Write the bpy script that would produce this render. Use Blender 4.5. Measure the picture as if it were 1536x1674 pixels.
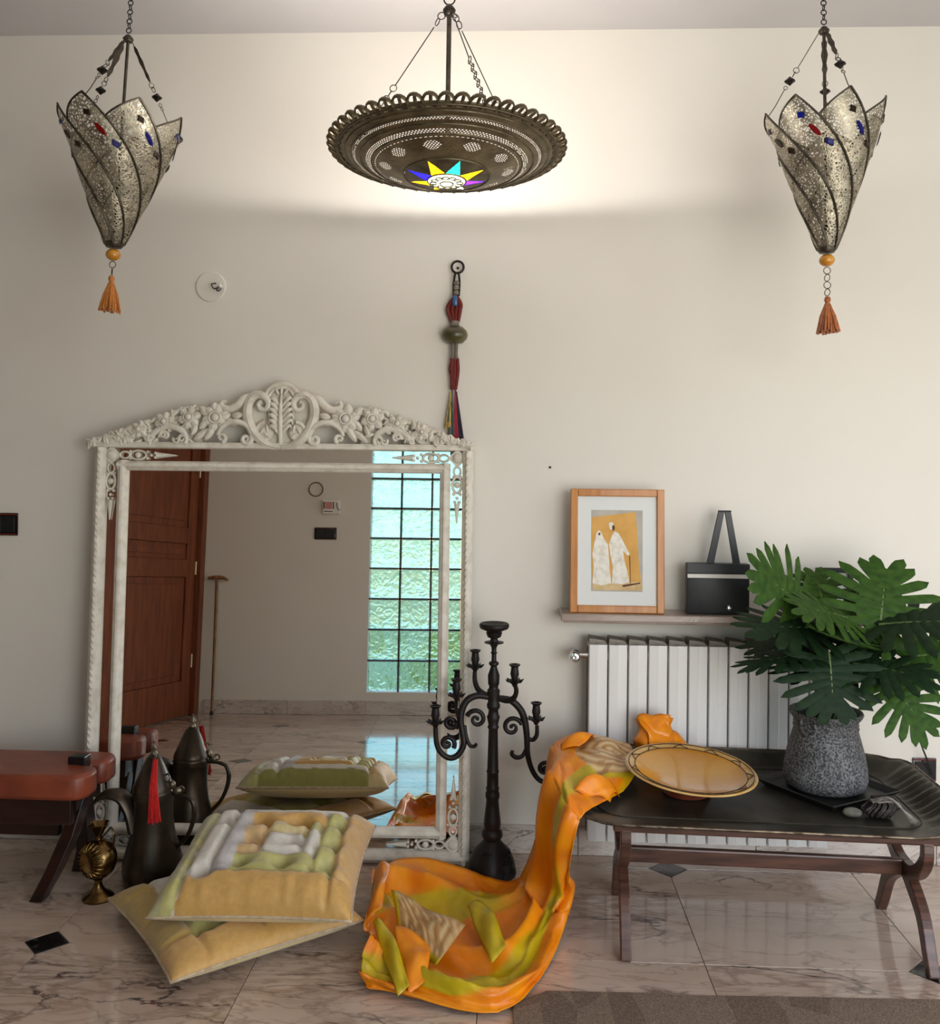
import bpy, bmesh, math, random
from mathutils import Vector, Matrix, Euler
for o in list(bpy.data.objects): bpy.data.objects.remove(o, do_unlink=True)
scene = bpy.context.scene
COL = scene.collection
PI = math.pi
R_ = math.radians
random.seed(7)

# ------------------------------------------------------------------ camera
cam_d = bpy.data.cameras.new('camera'); cam = bpy.data.objects.new('camera', cam_d); COL.objects.link(cam)
cam_d.sensor_fit = 'HORIZONTAL'; cam_d.sensor_width = 36.0
cam_d.lens = 36.0*1540/1536
cam_d.shift_y = -(837-760)/1536
cam_d.clip_start = .05
cam.rotation_mode = 'QUATERNION'
cam.rotation_quaternion = (Matrix.Rotation(R_(2.6), 4, 'Z') @ Matrix.Rotation(R_(90), 4, 'X') @ Matrix.Rotation(R_(.6), 4, 'Z')).to_quaternion()
cam.location = (0, -3.575, 1.465)
scene.camera = cam

# ------------------------------------------------------------------ view, sky, daylight
vs = scene.view_settings
vs.view_transform = 'Standard'; vs.look = 'None'; vs.gamma = 1.0; vs.exposure = 0.08; vs.use_curve_mapping = False
wd = bpy.data.worlds.new('sky'); scene.world = wd; wd.use_nodes = True
wn = wd.node_tree; wn.nodes.clear()
wo = wn.nodes.new('ShaderNodeOutputWorld'); wb = wn.nodes.new('ShaderNodeBackground'); sk = wn.nodes.new('ShaderNodeTexSky')
sk.sky_type = 'NISHITA'; sk.sun_disc = False; sk.sun_elevation = R_(50); sk.sun_rotation = R_(200); sk.air_density = 1.2; sk.dust_density = 1.5
wb.inputs['Strength'].default_value = .32
wn.links.new(sk.outputs[0], wb.inputs['Color']); wn.links.new(wb.outputs[0], wo.inputs[0])

def area(name, loc, rot, sx, sy, power, color):
    l = bpy.data.lights.new(name, 'AREA'); l.shape = 'RECTANGLE'; l.size = sx; l.size_y = sy; l.energy = power; l.color = color
    o = bpy.data.objects.new(name, l); COL.objects.link(o); o.location = loc; o.rotation_euler = rot
    return o
# daylight entering through the terrace door (behind and right of the camera) and the side window
area('daylight_terrace_door', (1.85, -4.22, 1.25), (R_(90), 0, 0), 2.3, 2.3, 70, (.985, .98, .98))
area('daylight_side_window', (3.3, -2.0, 1.45), (R_(90), 0, R_(90)), 1.9, 2.2, 20, (.93, .96, 1.0))

# ------------------------------------------------------------------ mesh helpers
class MB:
    """collects shapes; build() links them as ONE mesh object"""
    def __init__(s): s.v = []; s.f = []; s.m = []; s.c = None; s.T = Matrix.Identity(4); s.mi = 0; s.uv = None
    def add(s, vs_, fs_):
        b = len(s.v); T = s.T
        s.v += [tuple(T @ Vector(p)) for p in vs_]
        s.f += [tuple(b+i for i in f) for f in fs_]; s.m += [s.mi]*len(fs_)
        return s
    def box(s, c, d, rot=None, taper=1.0):
        x, y, z = (q/2 for q in d); vs_ = []
        for dz in (-1, 1):
            k = taper if dz > 0 else 1.0
            for dx, dy in ((-1,-1),(1,-1),(1,1),(-1,1)): vs_.append(Vector((dx*x*k, dy*y*k, dz*z)))
        if rot is not None:
            m = rot if isinstance(rot, Matrix) else Euler(rot).to_matrix()
            vs_ = [m @ p for p in vs_]
        vs_ = [p+Vector(c) for p in vs_]
        return s.add(vs_, [(3,2,1,0),(4,5,6,7),(0,1,5,4),(1,2,6,5),(2,3,7,6),(3,0,4,7)])
    def rbox(s, c, d, r=.01, rot=None, seg=2):
        """box with rounded edges"""
        bm = bmesh.new(); bmesh.ops.create_cube(bm, size=1)
        for p in bm.verts: p.co = Vector((p.co.x*d[0], p.co.y*d[1], p.co.z*d[2]))
        bmesh.ops.bevel(bm, geom=list(bm.edges), offset=r, segments=seg, affect='EDGES', profile=.5)
        m = Matrix.Identity(3) if rot is None else (rot if isinstance(rot, Matrix) else Euler(rot).to_matrix())
        bm.verts.index_update()
        s.add([m @ p.co + Vector(c) for p in bm.verts], [tuple(q.index for q in f.verts) for f in bm.faces]); bm.free()
        return s
    def prism(s, poly, z0, z1, axis='z', bevel=0):
        """polygon (ccw, 2D) extruded; axis z: (x,y)->z ; axis y: (x,z) extruded along y from z0 to z1"""
        n = len(poly)
        if axis == 'z': A = [(x, y, z0) for x, y in poly]; B = [(x, y, z1) for x, y in poly]
        elif axis == 'y': A = [(x, z0, z) for x, z in poly]; B = [(x, z1, z) for x, z in poly]
        else: A = [(z0, x, z) for x, z in poly]; B = [(z1, x, z) for x, z in poly]
        return s.add(A+B, [tuple(range(n))[::-1], tuple(range(n, 2*n))]+[(i, (i+1) % n, n+(i+1) % n, n+i) for i in range(n)])
    def lathe(s, prof, n=32, c=(0,0,0), cap=True, ang=2*PI, fn=None):
        vs_ = []; m = len(prof); closed = abs(ang-2*PI) < 1e-6; k = n if closed else n+1
        for i in range(k):
            t = ang*i/n
            for j, (r, z) in enumerate(prof):
                rr = r*(fn(t, j) if fn else 1)
                vs_.append((c[0]+rr*math.cos(t), c[1]+rr*math.sin(t), c[2]+z))
        fs_ = []
        for i in range(n):
            a, b = i*m, ((i+1) % k)*m
            for j in range(m-1): fs_.append((a+j, b+j, b+j+1, a+j+1))
        if cap and closed:
            if prof[0][0] > 1e-5: fs_.append(tuple(i*m for i in range(k))[::-1])
            if prof[-1][0] > 1e-5: fs_.append(tuple(i*m+m-1 for i in range(k)))
        return s.add(vs_, fs_)
    def tube(s, path, r, n=8, closed=False, cap=True, flat=1.0):
        """round bar along a polyline; r is a number or a list; flat squashes it along its second axis"""
        P = [Vector(p) for p in path]; N = len(P)
        rs = r if isinstance(r, (list, tuple)) else [r]*N
        T = []
        for i in range(N):
            a = P[(i-1) % N] if (closed or i > 0) else P[i]; b = P[(i+1) % N] if (closed or i < N-1) else P[i]
            t = b-a; T.append(t.normalized() if t.length > 1e-9 else Vector((0,0,1)))
        up = Vector((0,0,1)) if abs(T[0].z) < .9 else Vector((0,1,0))
        u = (up-T[0]*up.dot(T[0])).normalized(); vs_ = []
        for i in range(N):
            u = u-T[i]*u.dot(T[i])
            if u.length < 1e-6: u = T[i].orthogonal()
            u.normalize(); w = T[i].cross(u)
            for k in range(n):
                t = 2*PI*k/n; vs_.append(P[i]+(u*math.cos(t)+w*math.sin(t)*flat)*rs[i])
        fs_ = []
        for i in range(N if closed else N-1):
            a, b = i*n, ((i+1) % N)*n
            for k in range(n): fs_.append((a+k, a+(k+1) % n, b+(k+1) % n, b+k))
        if cap and not closed: fs_ += [tuple(range(n))[::-1], tuple((N-1)*n+k for k in range(n))]
        return s.add(vs_, fs_)
    def ball(s, c, r, n=12, m=8):
        if not isinstance(r, (list, tuple)): r = (r, r, r)
        vs_ = [(c[0], c[1], c[2]-r[2])]; fs_ = []
        for j in range(1, m):
            p = -PI/2+PI*j/m
            for i in range(n):
                t = 2*PI*i/n; vs_.append((c[0]+r[0]*math.cos(p)*math.cos(t), c[1]+r[1]*math.cos(p)*math.sin(t), c[2]+r[2]*math.sin(p)))
        vs_.append((c[0], c[1], c[2]+r[2])); L = len(vs_)-1
        for i in range(n):
            fs_.append((0, 1+(i+1) % n, 1+i)); b = 1+(m-2)*n; fs_.append((L, b+i, b+(i+1) % n))
            for j in range(m-2): a = 1+j*n; fs_.append((a+i, a+(i+1) % n, a+n+(i+1) % n, a+n+i))
        return s.add(vs_, fs_)
    def ring(s, c, R, r, axis=(0,0,1), n=16, k=6, sy=1.0):
        ax = Vector(axis).normalized(); u = ax.orthogonal().normalized(); w = ax.cross(u)
        return s.tube([Vector(c)+u*R*math.cos(2*PI*i/n)+w*R*sy*math.sin(2*PI*i/n) for i in range(n)], r, k, closed=True)
    def grid(s, fn, nu, nv, wrap=False):
        vs_ = [fn(i/nu, j/nv) for i in range(nu+1) for j in range(nv+1)]
        return s.add(vs_, [(i*(nv+1)+j, (i+1)*(nv+1)+j, (i+1)*(nv+1)+j+1, i*(nv+1)+j+1) for i in range(nu) for j in range(nv)])
    def mesh(s, name, mats, smooth=None):
        me = bpy.data.meshes.new(name); me.from_pydata(s.v, [], s.f)
        for m in (mats if isinstance(mats, (list, tuple)) else [mats]): me.materials.append(m)
        me.polygons.foreach_set('material_index', s.m)
        if s.c is not None:
            at = me.color_attributes.new('tint', 'FLOAT_COLOR', 'POINT')
            for i, c in enumerate(s.c): at.data[i].color = (c[0], c[1], c[2], 1)
        if s.uv is not None:
            ul = me.uv_layers.new(name='map')
            for lp in me.loops: ul.data[lp.index].uv = s.uv[lp.vertex_index]
        me.update()
        if smooth is not None:
            me.shade_smooth()
            if smooth < 180: me.set_sharp_from_angle(angle=R_(smooth))
        return me
    def build(s, name, mats, parent=None, smooth=None, bevel=0, subsurf=0, solid=0, loc=None, fix=False, label=None):
        me = s.mesh(name, mats, smooth)
        if fix:
            bm = bmesh.new(); bm.from_mesh(me); bmesh.ops.recalc_face_normals(bm, faces=bm.faces); bm.to_mesh(me); bm.free()
        o = bpy.data.objects.new(name, me); COL.objects.link(o)
        if parent is not None: o.parent = parent
        if loc is not None: o.location = loc
        if solid:
            md = o.modifiers.new('thickness', 'SOLIDIFY'); md.thickness = solid; md.offset = 0
        if bevel:
            md = o.modifiers.new('bevel', 'BEVEL'); md.width = bevel; md.segments = 2; md.limit_method = 'ANGLE'; md.angle_limit = R_(40)
        if subsurf:
            md = o.modifiers.new('sub', 'SUBSURF'); md.levels = subsurf; md.render_levels = subsurf
        if label: o['label'] = label
        return o

def tag(o, label=None, cat=None, group=None, kind=None):
    if label: o['label'] = label
    if cat: o['category'] = cat
    if group: o['group'] = group
    if kind: o['kind'] = kind
    return o
def thing(name, label, cat, loc=(0,0,0), rot=(0,0,0), group=None):
    o = bpy.data.objects.new(name, None); COL.objects.link(o); o.empty_display_size = .05
    o.location = loc; o.rotation_euler = rot
    return tag(o, label, cat, group)
def inst(name, me, parent=None, loc=(0,0,0), rot=(0,0,0), scale=(1,1,1)):
    o = bpy.data.objects.new(name, me); COL.objects.link(o); o.parent = parent; o.location = loc; o.rotation_euler = rot; o.scale = scale
    return o
def struct(name, mb, m, parent=None, **k):
    o = mb.build(name, m, parent, **k)
    if parent is None: o['kind'] = 'structure'
    return o
def spline(pts, n=8, closed=False):
    """Catmull-Rom through points"""
    P = [Vector(p) for p in pts]; N = len(P); out = []
    for i in range(N if closed else N-1):
        a = P[(i-1) % N] if (closed or i) else P[0]*2-P[1]; b = P[i]; c = P[(i+1) % N]
        d = P[(i+2) % N] if (closed or i+2 < N) else P[-1]*2-P[-2]
        for k in range(n):
            t = k/n; out.append(.5*((2*b)+(c-a)*t+(2*a-5*b+4*c-d)*t*t+(3*b-a-3*c+d)*t**3))
    if not closed: out.append(P[-1])
    return out
def lerp_list(vals, n):
    out = []
    for i in range(n):
        t = i/(n-1)*(len(vals)-1); k = min(int(t), len(vals)-2); out.append(vals[k]+(vals[k+1]-vals[k])*(t-k))
    return out
def smooth01(x): x = max(0, min(1, x)); return x*x*(3-2*x)

# ------------------------------------------------------------------ material helpers
def srgb(r, g, b):
    f = lambda c: (c/255/12.92) if c/255 <= .04045 else ((c/255+.055)/1.055)**2.4
    return (f(r), f(g), f(b), 1)
def nodes(name):
    m = bpy.data.materials.new(name); m.use_nodes = True; nt = m.node_tree
    return m, nt, nt.nodes['Principled BSDF']
def N(nt, t, **k):
    n = nt.nodes.new('ShaderNode'+t)
    for a, b in k.items():
        if a[0] == '_': n.inputs[a[1:].replace('_', ' ')].default_value = b
        else: setattr(n, a, b)
    return n
def L(nt, a, b): nt.links.new(a, b)
def ramp(nt, stops, interp='LINEAR'):
    r = nt.nodes.new('ShaderNodeValToRGB'); e = r.color_ramp; e.interpolation = interp
    while len(e.elements) < len(stops): e.elements.new(.5)
    for q, (p, c) in zip(e.elements, stops): q.position = p; q.color = c if len(c) == 4 else (*c, 1)
    return r
def mat(name, c1, c2=None, rough=.5, metal=0, scale=20, bump=0, bscale=None, coat=0, spec=.5, stretch=(1,1,1), detail=4, tint=False, sheen=0, sharp=(.35,.65), trans=0):
    """principled colour with noise between c1 and c2 and noise bump"""
    m, nt, b = nodes(name)
    b.inputs['Roughness'].default_value = rough; b.inputs['Metallic'].default_value = metal
    b.inputs['Coat Weight'].default_value = coat; b.inputs['Specular IOR Level'].default_value = spec
    b.inputs['Sheen Weight'].default_value = sheen; b.inputs['Transmission Weight'].default_value = trans
    tc = N(nt, 'TexCoord'); mp = N(nt, 'Mapping'); mp.inputs['Scale'].default_value = stretch; L(nt, tc.outputs['Object'], mp.inputs[0])
    col = None
    if c2:
        nz = N(nt, 'TexNoise', _Scale=scale, _Detail=detail); L(nt, mp.outputs[0], nz.inputs['Vector'])
        r = ramp(nt, [(sharp[0], c1), (sharp[1], c2)]); L(nt, nz.outputs['Fac'], r.inputs[0]); col = r.outputs[0]
    if tint:
        a = N(nt, 'Attribute'); a.attribute_name = 'tint'
        if col is not None:
            mx = N(nt, 'MixRGB', blend_type='MULTIPLY'); mx.inputs[0].default_value = 1
            L(nt, a.outputs['Color'], mx.inputs[1]); L(nt, col, mx.inputs[2]); col = mx.outputs[0]
        else: col = a.outputs['Color']
    if col is not None: L(nt, col, b.inputs['Base Color'])
    else: b.inputs['Base Color'].default_value = c1
    if bump:
        nb = N(nt, 'TexNoise', _Scale=bscale or scale*3, _Detail=3.0); L(nt, mp.outputs[0], nb.inputs['Vector'])
        bp = N(nt, 'Bump', _Strength=bump, _Distance=.004); L(nt, nb.outputs['Fac'], bp.inputs['Height']); L(nt, bp.outputs[0], b.inputs['Normal'])
    return m

def marble(name, base, base2, vein, vein2, stretch=(1, 3.2, 3.2), rough=.1, vein_scale=2.2, amount=1.0):
    m, nt, b = nodes(name); b.inputs['Roughness'].default_value = rough; b.inputs['Coat Weight'].default_value = .25; b.inputs['Coat Roughness'].default_value = .04
    tc = N(nt, 'TexCoord'); oi = N(nt, 'ObjectInfo'); sc = N(nt, 'VectorMath', operation='SCALE'); sc.inputs[0].default_value = (37., 19., 11.); L(nt, oi.outputs['Random'], sc.inputs['Scale'])
    ad = N(nt, 'VectorMath', operation='ADD'); L(nt, tc.outputs['Object'], ad.inputs[0]); L(nt, sc.outputs[0], ad.inputs[1])
    mp = N(nt, 'Mapping'); mp.inputs['Scale'].default_value = stretch; mp.inputs['Rotation'].default_value = (0, 0, R_(7)); L(nt, ad.outputs[0], mp.inputs[0])
    n1 = N(nt, 'TexNoise', _Scale=1.6, _Detail=5., _Distortion=.6); L(nt, mp.outputs[0], n1.inputs['Vector'])
    r1 = ramp(nt, [(.3, base), (.7, base2)]); L(nt, n1.outputs['Fac'], r1.inputs[0])
    def veins(scale, width, dist, seed):
        n = N(nt, 'TexNoise', noise_dimensions='4D', _Scale=scale, _Detail=6., _Distortion=dist, _W=seed, _Roughness=.55); L(nt, mp.outputs[0], n.inputs['Vector'])
        s1 = N(nt, 'Math', operation='SUBTRACT'); L(nt, n.outputs['Fac'], s1.inputs[0]); s1.inputs[1].default_value = .5
        s2 = N(nt, 'Math', operation='ABSOLUTE'); L(nt, s1.outputs[0], s2.inputs[0])
        r = ramp(nt, [(0, (1,1,1,1)), (width, (0,0,0,1))]); L(nt, s2.outputs[0], r.inputs[0]); return r.outputs[0]
    # where veins gather
    nm = N(nt, 'TexNoise', _Scale=1.1, _Detail=2.); L(nt, mp.outputs[0], nm.inputs['Vector']); rm = ramp(nt, [(.42, (0,0,0,1)), (.62, (1,1,1,1))]); L(nt, nm.outputs['Fac'], rm.inputs[0])
    def mixc(fac, k, col_in, vcol, mask=None):
        f = N(nt, 'Math', operation='MULTIPLY'); L(nt, fac, f.inputs[0]); f.inputs[1].default_value = k*amount; out = f.outputs[0]
        if mask is not None:
            g = N(nt, 'Math', operation='MULTIPLY'); L(nt, out, g.inputs[0]); L(nt, mask, g.inputs[1]); out = g.outputs[0]
        mx = N(nt, 'MixRGB'); L(nt, out, mx.inputs[0]); L(nt, col_in, mx.inputs[1]); mx.inputs[2].default_value = vcol; return mx.outputs[0]
    c = mixc(veins(vein_scale, .016, 1.2, 1.), .9, r1.outputs[0], vein, rm.outputs[0])
    c = mixc(veins(vein_scale*3, .05, .8, 5.), .45, c, vein2, rm.outputs[0])
    c = mixc(veins(vein_scale*1.4, .02, 1.6, 9.), .35, c, vein2)
    L(nt, c, b.inputs['Base Color'])
    return m

WHITE = srgb(236,232,226)
M = {}
M['wall'] = mat('wall_paint', srgb(227,221,211), srgb(223,216,205), rough=.55, scale=1.2, bump=.02, bscale=60)
M['ceiling'] = mat('ceiling_paint', srgb(204,200,200), srgb(198,194,194), rough=.7, scale=1.5)
M['marble'] = marble('floor_marble', srgb(206,186,170), srgb(187,163,145), srgb(50,42,46), srgb(108,80,66), vein_scale=1.3, amount=1.15)
M['marble_dark'] = marble('black_marble', srgb(16,17,18), srgb(26,28,28), srgb(190,190,180), srgb(90,95,90), stretch=(6,6,6), amount=.6)
M['grout'] = mat('grout', srgb(150,136,124), srgb(128,114,104), rough=.9, scale=30)
M['base_marble'] = marble('baseboard_marble', srgb(212,202,194), srgb(196,184,174), srgb(110,92,84), srgb(150,126,108), rough=.18)
M['sill_marble'] = marble('shelf_marble', srgb(176,158,146), srgb(150,132,120), srgb(96,76,68), srgb(128,104,92), stretch=(2,6,6), rough=.3)
M['black'] = mat('black_plastic', srgb(18,17,17), srgb(26,25,25), rough=.3, scale=30)
M['glossblack'] = mat('black_gloss', srgb(14,13,13), rough=.08)
M['white_plastic'] = mat('white_plastic', srgb(232,228,220), rough=.35)

# ================================================================== SETTING
X0, X1, Y0, ZC = -3.7, 3.1, -4.0, 3.113
struct('wall_back', MB().box(((X0+X1)/2, .1, ZC/2), (X1-X0, .2, ZC)), M['wall'])
struct('ceiling', MB().box(((X0+X1)/2, Y0/2, ZC+.05), (X1-X0, -Y0+.4, .1)), M['ceiling'])
struct('wall_left', MB().box((X0-.1, Y0/2, ZC/2), (.2, -Y0+.4, ZC)), M['wall'])
# right wall with a window, back wall with the terrace door opening, the glass-block window and the room door
w = MB()
w.box((X1+.1, -.55, ZC/2), (.2, 1.1, ZC)); w.box((X1+.1, -3.55, ZC/2), (.2, 1.1, ZC)); w.box((X1+.1, -2.05, .2), (.2, 1.9, .4)); w.box((X1+.1, -2.05, 2.85), (.2, 1.9, .526))
struct('wall_right', w, M['wall'])
GX0, GW, GH, GZ0 = -.849, .243, .239, .171
GX1, GZ1 = GX0+3*GW, GZ0+9*GH
TX0, TX1, TZ = .7, 3.0, 2.45
DX0, DX1, DZ = -3.415, -2.185, 2.3          # doorway
w = MB(); yb = Y0-.1
w.box(((X0+DX0)/2, yb, ZC/2), (DX0-X0, .2, ZC)); w.box(((DX0+DX1)/2, yb, (DZ+ZC)/2), (DX1-DX0, .2, ZC-DZ))
w.box(((DX1+GX0)/2, yb, ZC/2), (GX0-DX1, .2, ZC)); w.box(((GX0+GX1)/2, yb, GZ0/2), (GX1-GX0, .2, GZ0)); w.box(((GX0+GX1)/2, yb, (GZ1+ZC)/2), (GX1-GX0, .2, ZC-GZ1))
w.box(((GX1+TX0)/2, yb, ZC/2), (TX0-GX1, .2, ZC)); w.box(((TX0+TX1)/2, yb, (TZ+ZC)/2), (TX1-TX0, .2, ZC-TZ)); w.box(((TX1+X1)/2, yb, ZC/2), (X1-TX1, .2, ZC))
struct('wall_front', w, M['wall'])
# hall behind the doorway
w = MB(); w.box(((DX0+DX1)/2, Y0-1.3, 1.2), (1.6, .1, 2.6)); w.box((DX0-.15, Y0-.75, 1.2), (.1, 1.1, 2.6)); w.box((DX1+.15, Y0-.75, 1.2), (.1, 1.1, 2.6)); w.box(((DX0+DX1)/2, Y0-.75, 2.5), (1.6, 1.2, .1)); w.box(((DX0+DX1)/2, Y0-.75, -.03), (1.6, 1.2, .06))
struct('wall_hall', w, M['wall'])

# floor: slab, marble tiles with clipped corners, black corner insets
floor = struct('floor', MB().box(((X0+X1)/2, Y0/2, -.06), (X1-X0+.4, -Y0+.4, .11)), M['grout'])
TP, TXO, TYO, DH = .66, .58, -.11, .068
g_ = .0012
tile_cache = {}
def clip(poly, ax, lim, keep_less):
    out = []
    for i in range(len(poly)):
        a, b = poly[i], poly[(i+1) % len(poly)]
        ia = (a[ax] <= lim+1e-9) if keep_less else (a[ax] >= lim-1e-9); ib = (b[ax] <= lim+1e-9) if keep_less else (b[ax] >= lim-1e-9)
        if ia: out.append(a)
        if ia != ib:
            t = (lim-a[ax])/(b[ax]-a[ax]); out.append((a[0]+(b[0]-a[0])*t, a[1]+(b[1]-a[1])*t))
    return out
def floor_piece(name, poly, m):
    for ax, lim, less in ((0, X0, False), (0, X1, True), (1, Y0, False), (1, 0, True)):
        poly = clip(poly, ax, lim, less)
        if len(poly) < 3: return
    cxx = sum(p[0] for p in poly)/len(poly); cyy = sum(p[1] for p in poly)/len(poly)
    MB().prism([(p[0]-cxx, p[1]-cyy) for p in poly], -.01, 0).build(name, m, floor, bevel=.0007, loc=(cxx, cyy, 0))
for i in range(-7, 5):
    for j in range(-1, 7):
        ax, bx_ = TXO+i*TP+g_, TXO+(i+1)*TP-g_; by, ay = TYO-j*TP-g_, TYO-(j+1)*TP+g_
        # corner insets where i+j is even (j counts down the room)
        def has(ii, jj): return (ii+jj) % 2 == 0
        q = DH+g_*1.5; poly = []
        poly += [(ax, ay+q), (ax+q, ay)] if has(i, j+1) else [(ax, ay)]
        poly += [(bx_-q, ay), (bx_, ay+q)] if has(i+1, j+1) else [(bx_, ay)]
        poly += [(bx_, by-q), (bx_-q, by)] if has(i+1, j) else [(bx_, by)]
        poly += [(ax+q, by), (ax, by-q)] if has(i, j) else [(ax, by)]
        floor_piece('marble_tile', poly, M['marble'])
        if has(i, j):
            cx_, cy_ = TXO+i*TP, TYO-j*TP
            floor_piece('black_inset', [(cx_-DH, cy_), (cx_, cy_-DH), (cx_+DH, cy_), (cx_, cy_+DH)], M['marble_dark'])

# baseboards of marble strips
def baseboard(name, pieces):
    root = bpy.data.objects.new(name, None); COL.objects.link(root); root['kind'] = 'structure'
    for (a, b, y, d) in pieces:
        MB().box((0, 0, 0), (b-a-.002, d, .105)).build('marble_strip', M['base_marble'], root, bevel=.002, loc=((a+b)/2, y, .0535))
baseboard('baseboard_back', [(x, min(x+.66, X1), -.0075, .015) for x in [X0+.66*k for k in range(11)] if x < X1-.05])
baseboard('baseboard_front', [(a, b, Y0+.0075, .015) for a, b in ((DX1+.09, -1.45), (-1.45, GX0), (GX0, GX1), (GX1, TX0))])

# glass-block window: every block a piece
def glassblock():
    m, nt, b = nodes('wavy_glass_block'); out = nt.nodes['Material Output']; nt.nodes.remove(b)
    tc = N(nt, 'TexCoord'); oi = N(nt, 'ObjectInfo'); ad = N(nt, 'VectorMath', operation='ADD'); L(nt, tc.outputs['Object'], ad.inputs[0]); L(nt, oi.outputs['Location'], ad.inputs[1])
    nz = N(nt, 'TexNoise', _Scale=11., _Detail=1.5, _Distortion=2.2); L(nt, ad.outputs[0], nz.inputs['Vector'])
    bp = N(nt, 'Bump', _Strength=.9, _Distance=.03); L(nt, nz.outputs['Fac'], bp.inputs['Height'])
    rf = N(nt, 'BsdfRefraction', _Roughness=.06, _IOR=1.25); rf.inputs['Color'].default_value = (.66, .90, .96, 1); L(nt, bp.outputs[0], rf.inputs['Normal'])
    gl = N(nt, 'BsdfGlossy', _Roughness=.05); L(nt, bp.outputs[0], gl.inputs['Normal'])
    tr = N(nt, 'BsdfTransparent'); tr.inputs['Color'].default_value = (.58, .85, .91, 1)
    m1 = N(nt, 'MixShader'); m1.inputs[0].default_value = .5; L(nt, tr.outputs[0], m1.inputs[1]); L(nt, rf.outputs[0], m1.inputs[2])
    m2 = N(nt, 'MixShader'); m2.inputs[0].default_value = .08; L(nt, m1.outputs[0], m2.inputs[1]); L(nt, gl.outputs[0], m2.inputs[2])
    L(nt, m2.outputs[0], out.inputs[0]); return m
M['block'] = glassblock()
M['joint'] = mat('block_joint', srgb(74,78,80), srgb(90,94,94), rough=.6)
win = bpy.data.objects.new('window_1', None); COL.objects.link(win); win['kind'] = 'structure'
gm = MB().rbox((0,0,0), (GW-.016, .08, GH-.016), .012).mesh('glass_block', M['block'], 40)
for i in range(3):
    for j in range(9): inst('glass_block', gm, win, (GX0+GW*(i+.5), Y0-.06, GZ0+GH*(j+.5)))
fr = MB()
for i in range(1, 3): fr.box((GX0+GW*i, Y0-.06, (GZ0+GZ1)/2), (.014, .07, GZ1-GZ0))
for j in range(1, 9): fr.box(((GX0+GX1)/2, Y0-.06, GZ0+GH*j), (GX1-GX0, .07, .014))
fr.build('mortar_joints', M['joint'], win)
# garden outside
M['lawn'] = mat('lawn', srgb(206,212,170), srgb(226,220,170), rough=.9, scale=2.5)
M['hedge'] = mat('hedge_leaves', srgb(206,214,120), srgb(240,222,110), rough=.8, scale=4.0, bump=.5)
struct('ground_garden', MB().box((0, -14, -.25), (30, 19, .2)), M['lawn'])
hb = MB()
rr = random.Random(3)
for k in range(60): hb.ball((-5+rr.random()*9, -7.2-rr.random()*.8, -.1+rr.random()*.45), .12+rr.random()*.18, 8, 6)
tag(hb.build('hedge', M['hedge'], smooth=180), 'yellow-green garden hedge seen through the glass blocks', 'hedge', kind='stuff')

# panelled room door standing open, with jambs
M['doorwood'] = mat('mahogany', srgb(124,66,38), srgb(100,50,28), rough=.5, scale=5, stretch=(6,6,.7), spec=.25)
M['brass'] = mat('hinge_brass', srgb(200,184,150), rough=.3, metal=1)
dr = bpy.data.objects.new('door_1', None); COL.objects.link(dr); dr['kind'] = 'structure'
for x0, x1, z0, z1 in ((DX1, DX1+.05, 0, DZ+.075), (DX0-.075, DX0, 0, DZ+.075), (DX0, DX1, DZ, DZ+.075)):
    MB().box(((x0+x1)/2, Y0+.0, (z0+z1)/2), (x1-x0, .24, z1-z0)).build('jamb', M['doorwood'], dr, bevel=.005)
leaf = bpy.data.objects.new('leaf', None); COL.objects.link(leaf); leaf.parent = dr; leaf.location = (DX1-.01, Y0+.13, .01); leaf.rotation_euler = (0, 0, R_(-77))
W_, H_, st, th = 1.21, 2.27, .13, .042
def lf(name, x0, x1, z0, z1, t=th): MB().box((-(x0+x1)/2, 0, (z0+z1)/2), (x1-x0, t, z1-z0)).build(name, M['doorwood'], leaf, bevel=.004)
lf('stile', 0, st, 0, H_); lf('stile', W_-st, W_, 0, H_)
for z0, z1 in ((0, .26), (1.03, 1.16), (1.28, 1.40), (H_-.14, H_)): lf('rail', st, W_-st, z0, z1)
for z0, z1 in ((.26, 1.03), (1.16, 1.28), (1.40, H_-.14)):
    lf('panel', st, W_-st, z0, z1, .014); lf('panel', st+.05, W_-st-.05, z0+min(.05,(z1-z0)*.3), z1-min(.05,(z1-z0)*.3), .028)
for z in (.35, 1.05, 1.8): MB().tube([(0, .024, z), (0, .024, z+.1)], .008, 8).build('hinge', M['brass'], leaf, smooth=40)

# ================================================================== LEANING MIRROR
M['whitewash'] = mat('whitewashed_wood', srgb(226,219,206), srgb(203,194,178), rough=.6, scale=26, bump=.25, bscale=140, sharp=(.42,.7))
def mirror_mat():
    m, nt, b = nodes('mirror_glass'); b.inputs['Base Color'].default_value = (.82,.81,.77,1); b.inputs['Metallic'].default_value = 1; b.inputs['Roughness'].default_value = .0; return m
M['mirror'] = mirror_mat()
MHW = .712
mir = thing('floor_mirror', 'huge whitewashed carved mirror leaning against the wall behind the cushions', 'mirror', (-.857, -.152, 0))
mir.rotation_mode = 'QUATERNION'
mir.rotation_quaternion = (Matrix.Rotation(R_(2.0), 4, 'Z') @ Matrix.Rotation(R_(-3.55), 4, 'X')).to_quaternion()
mir.location.z = .004
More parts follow.
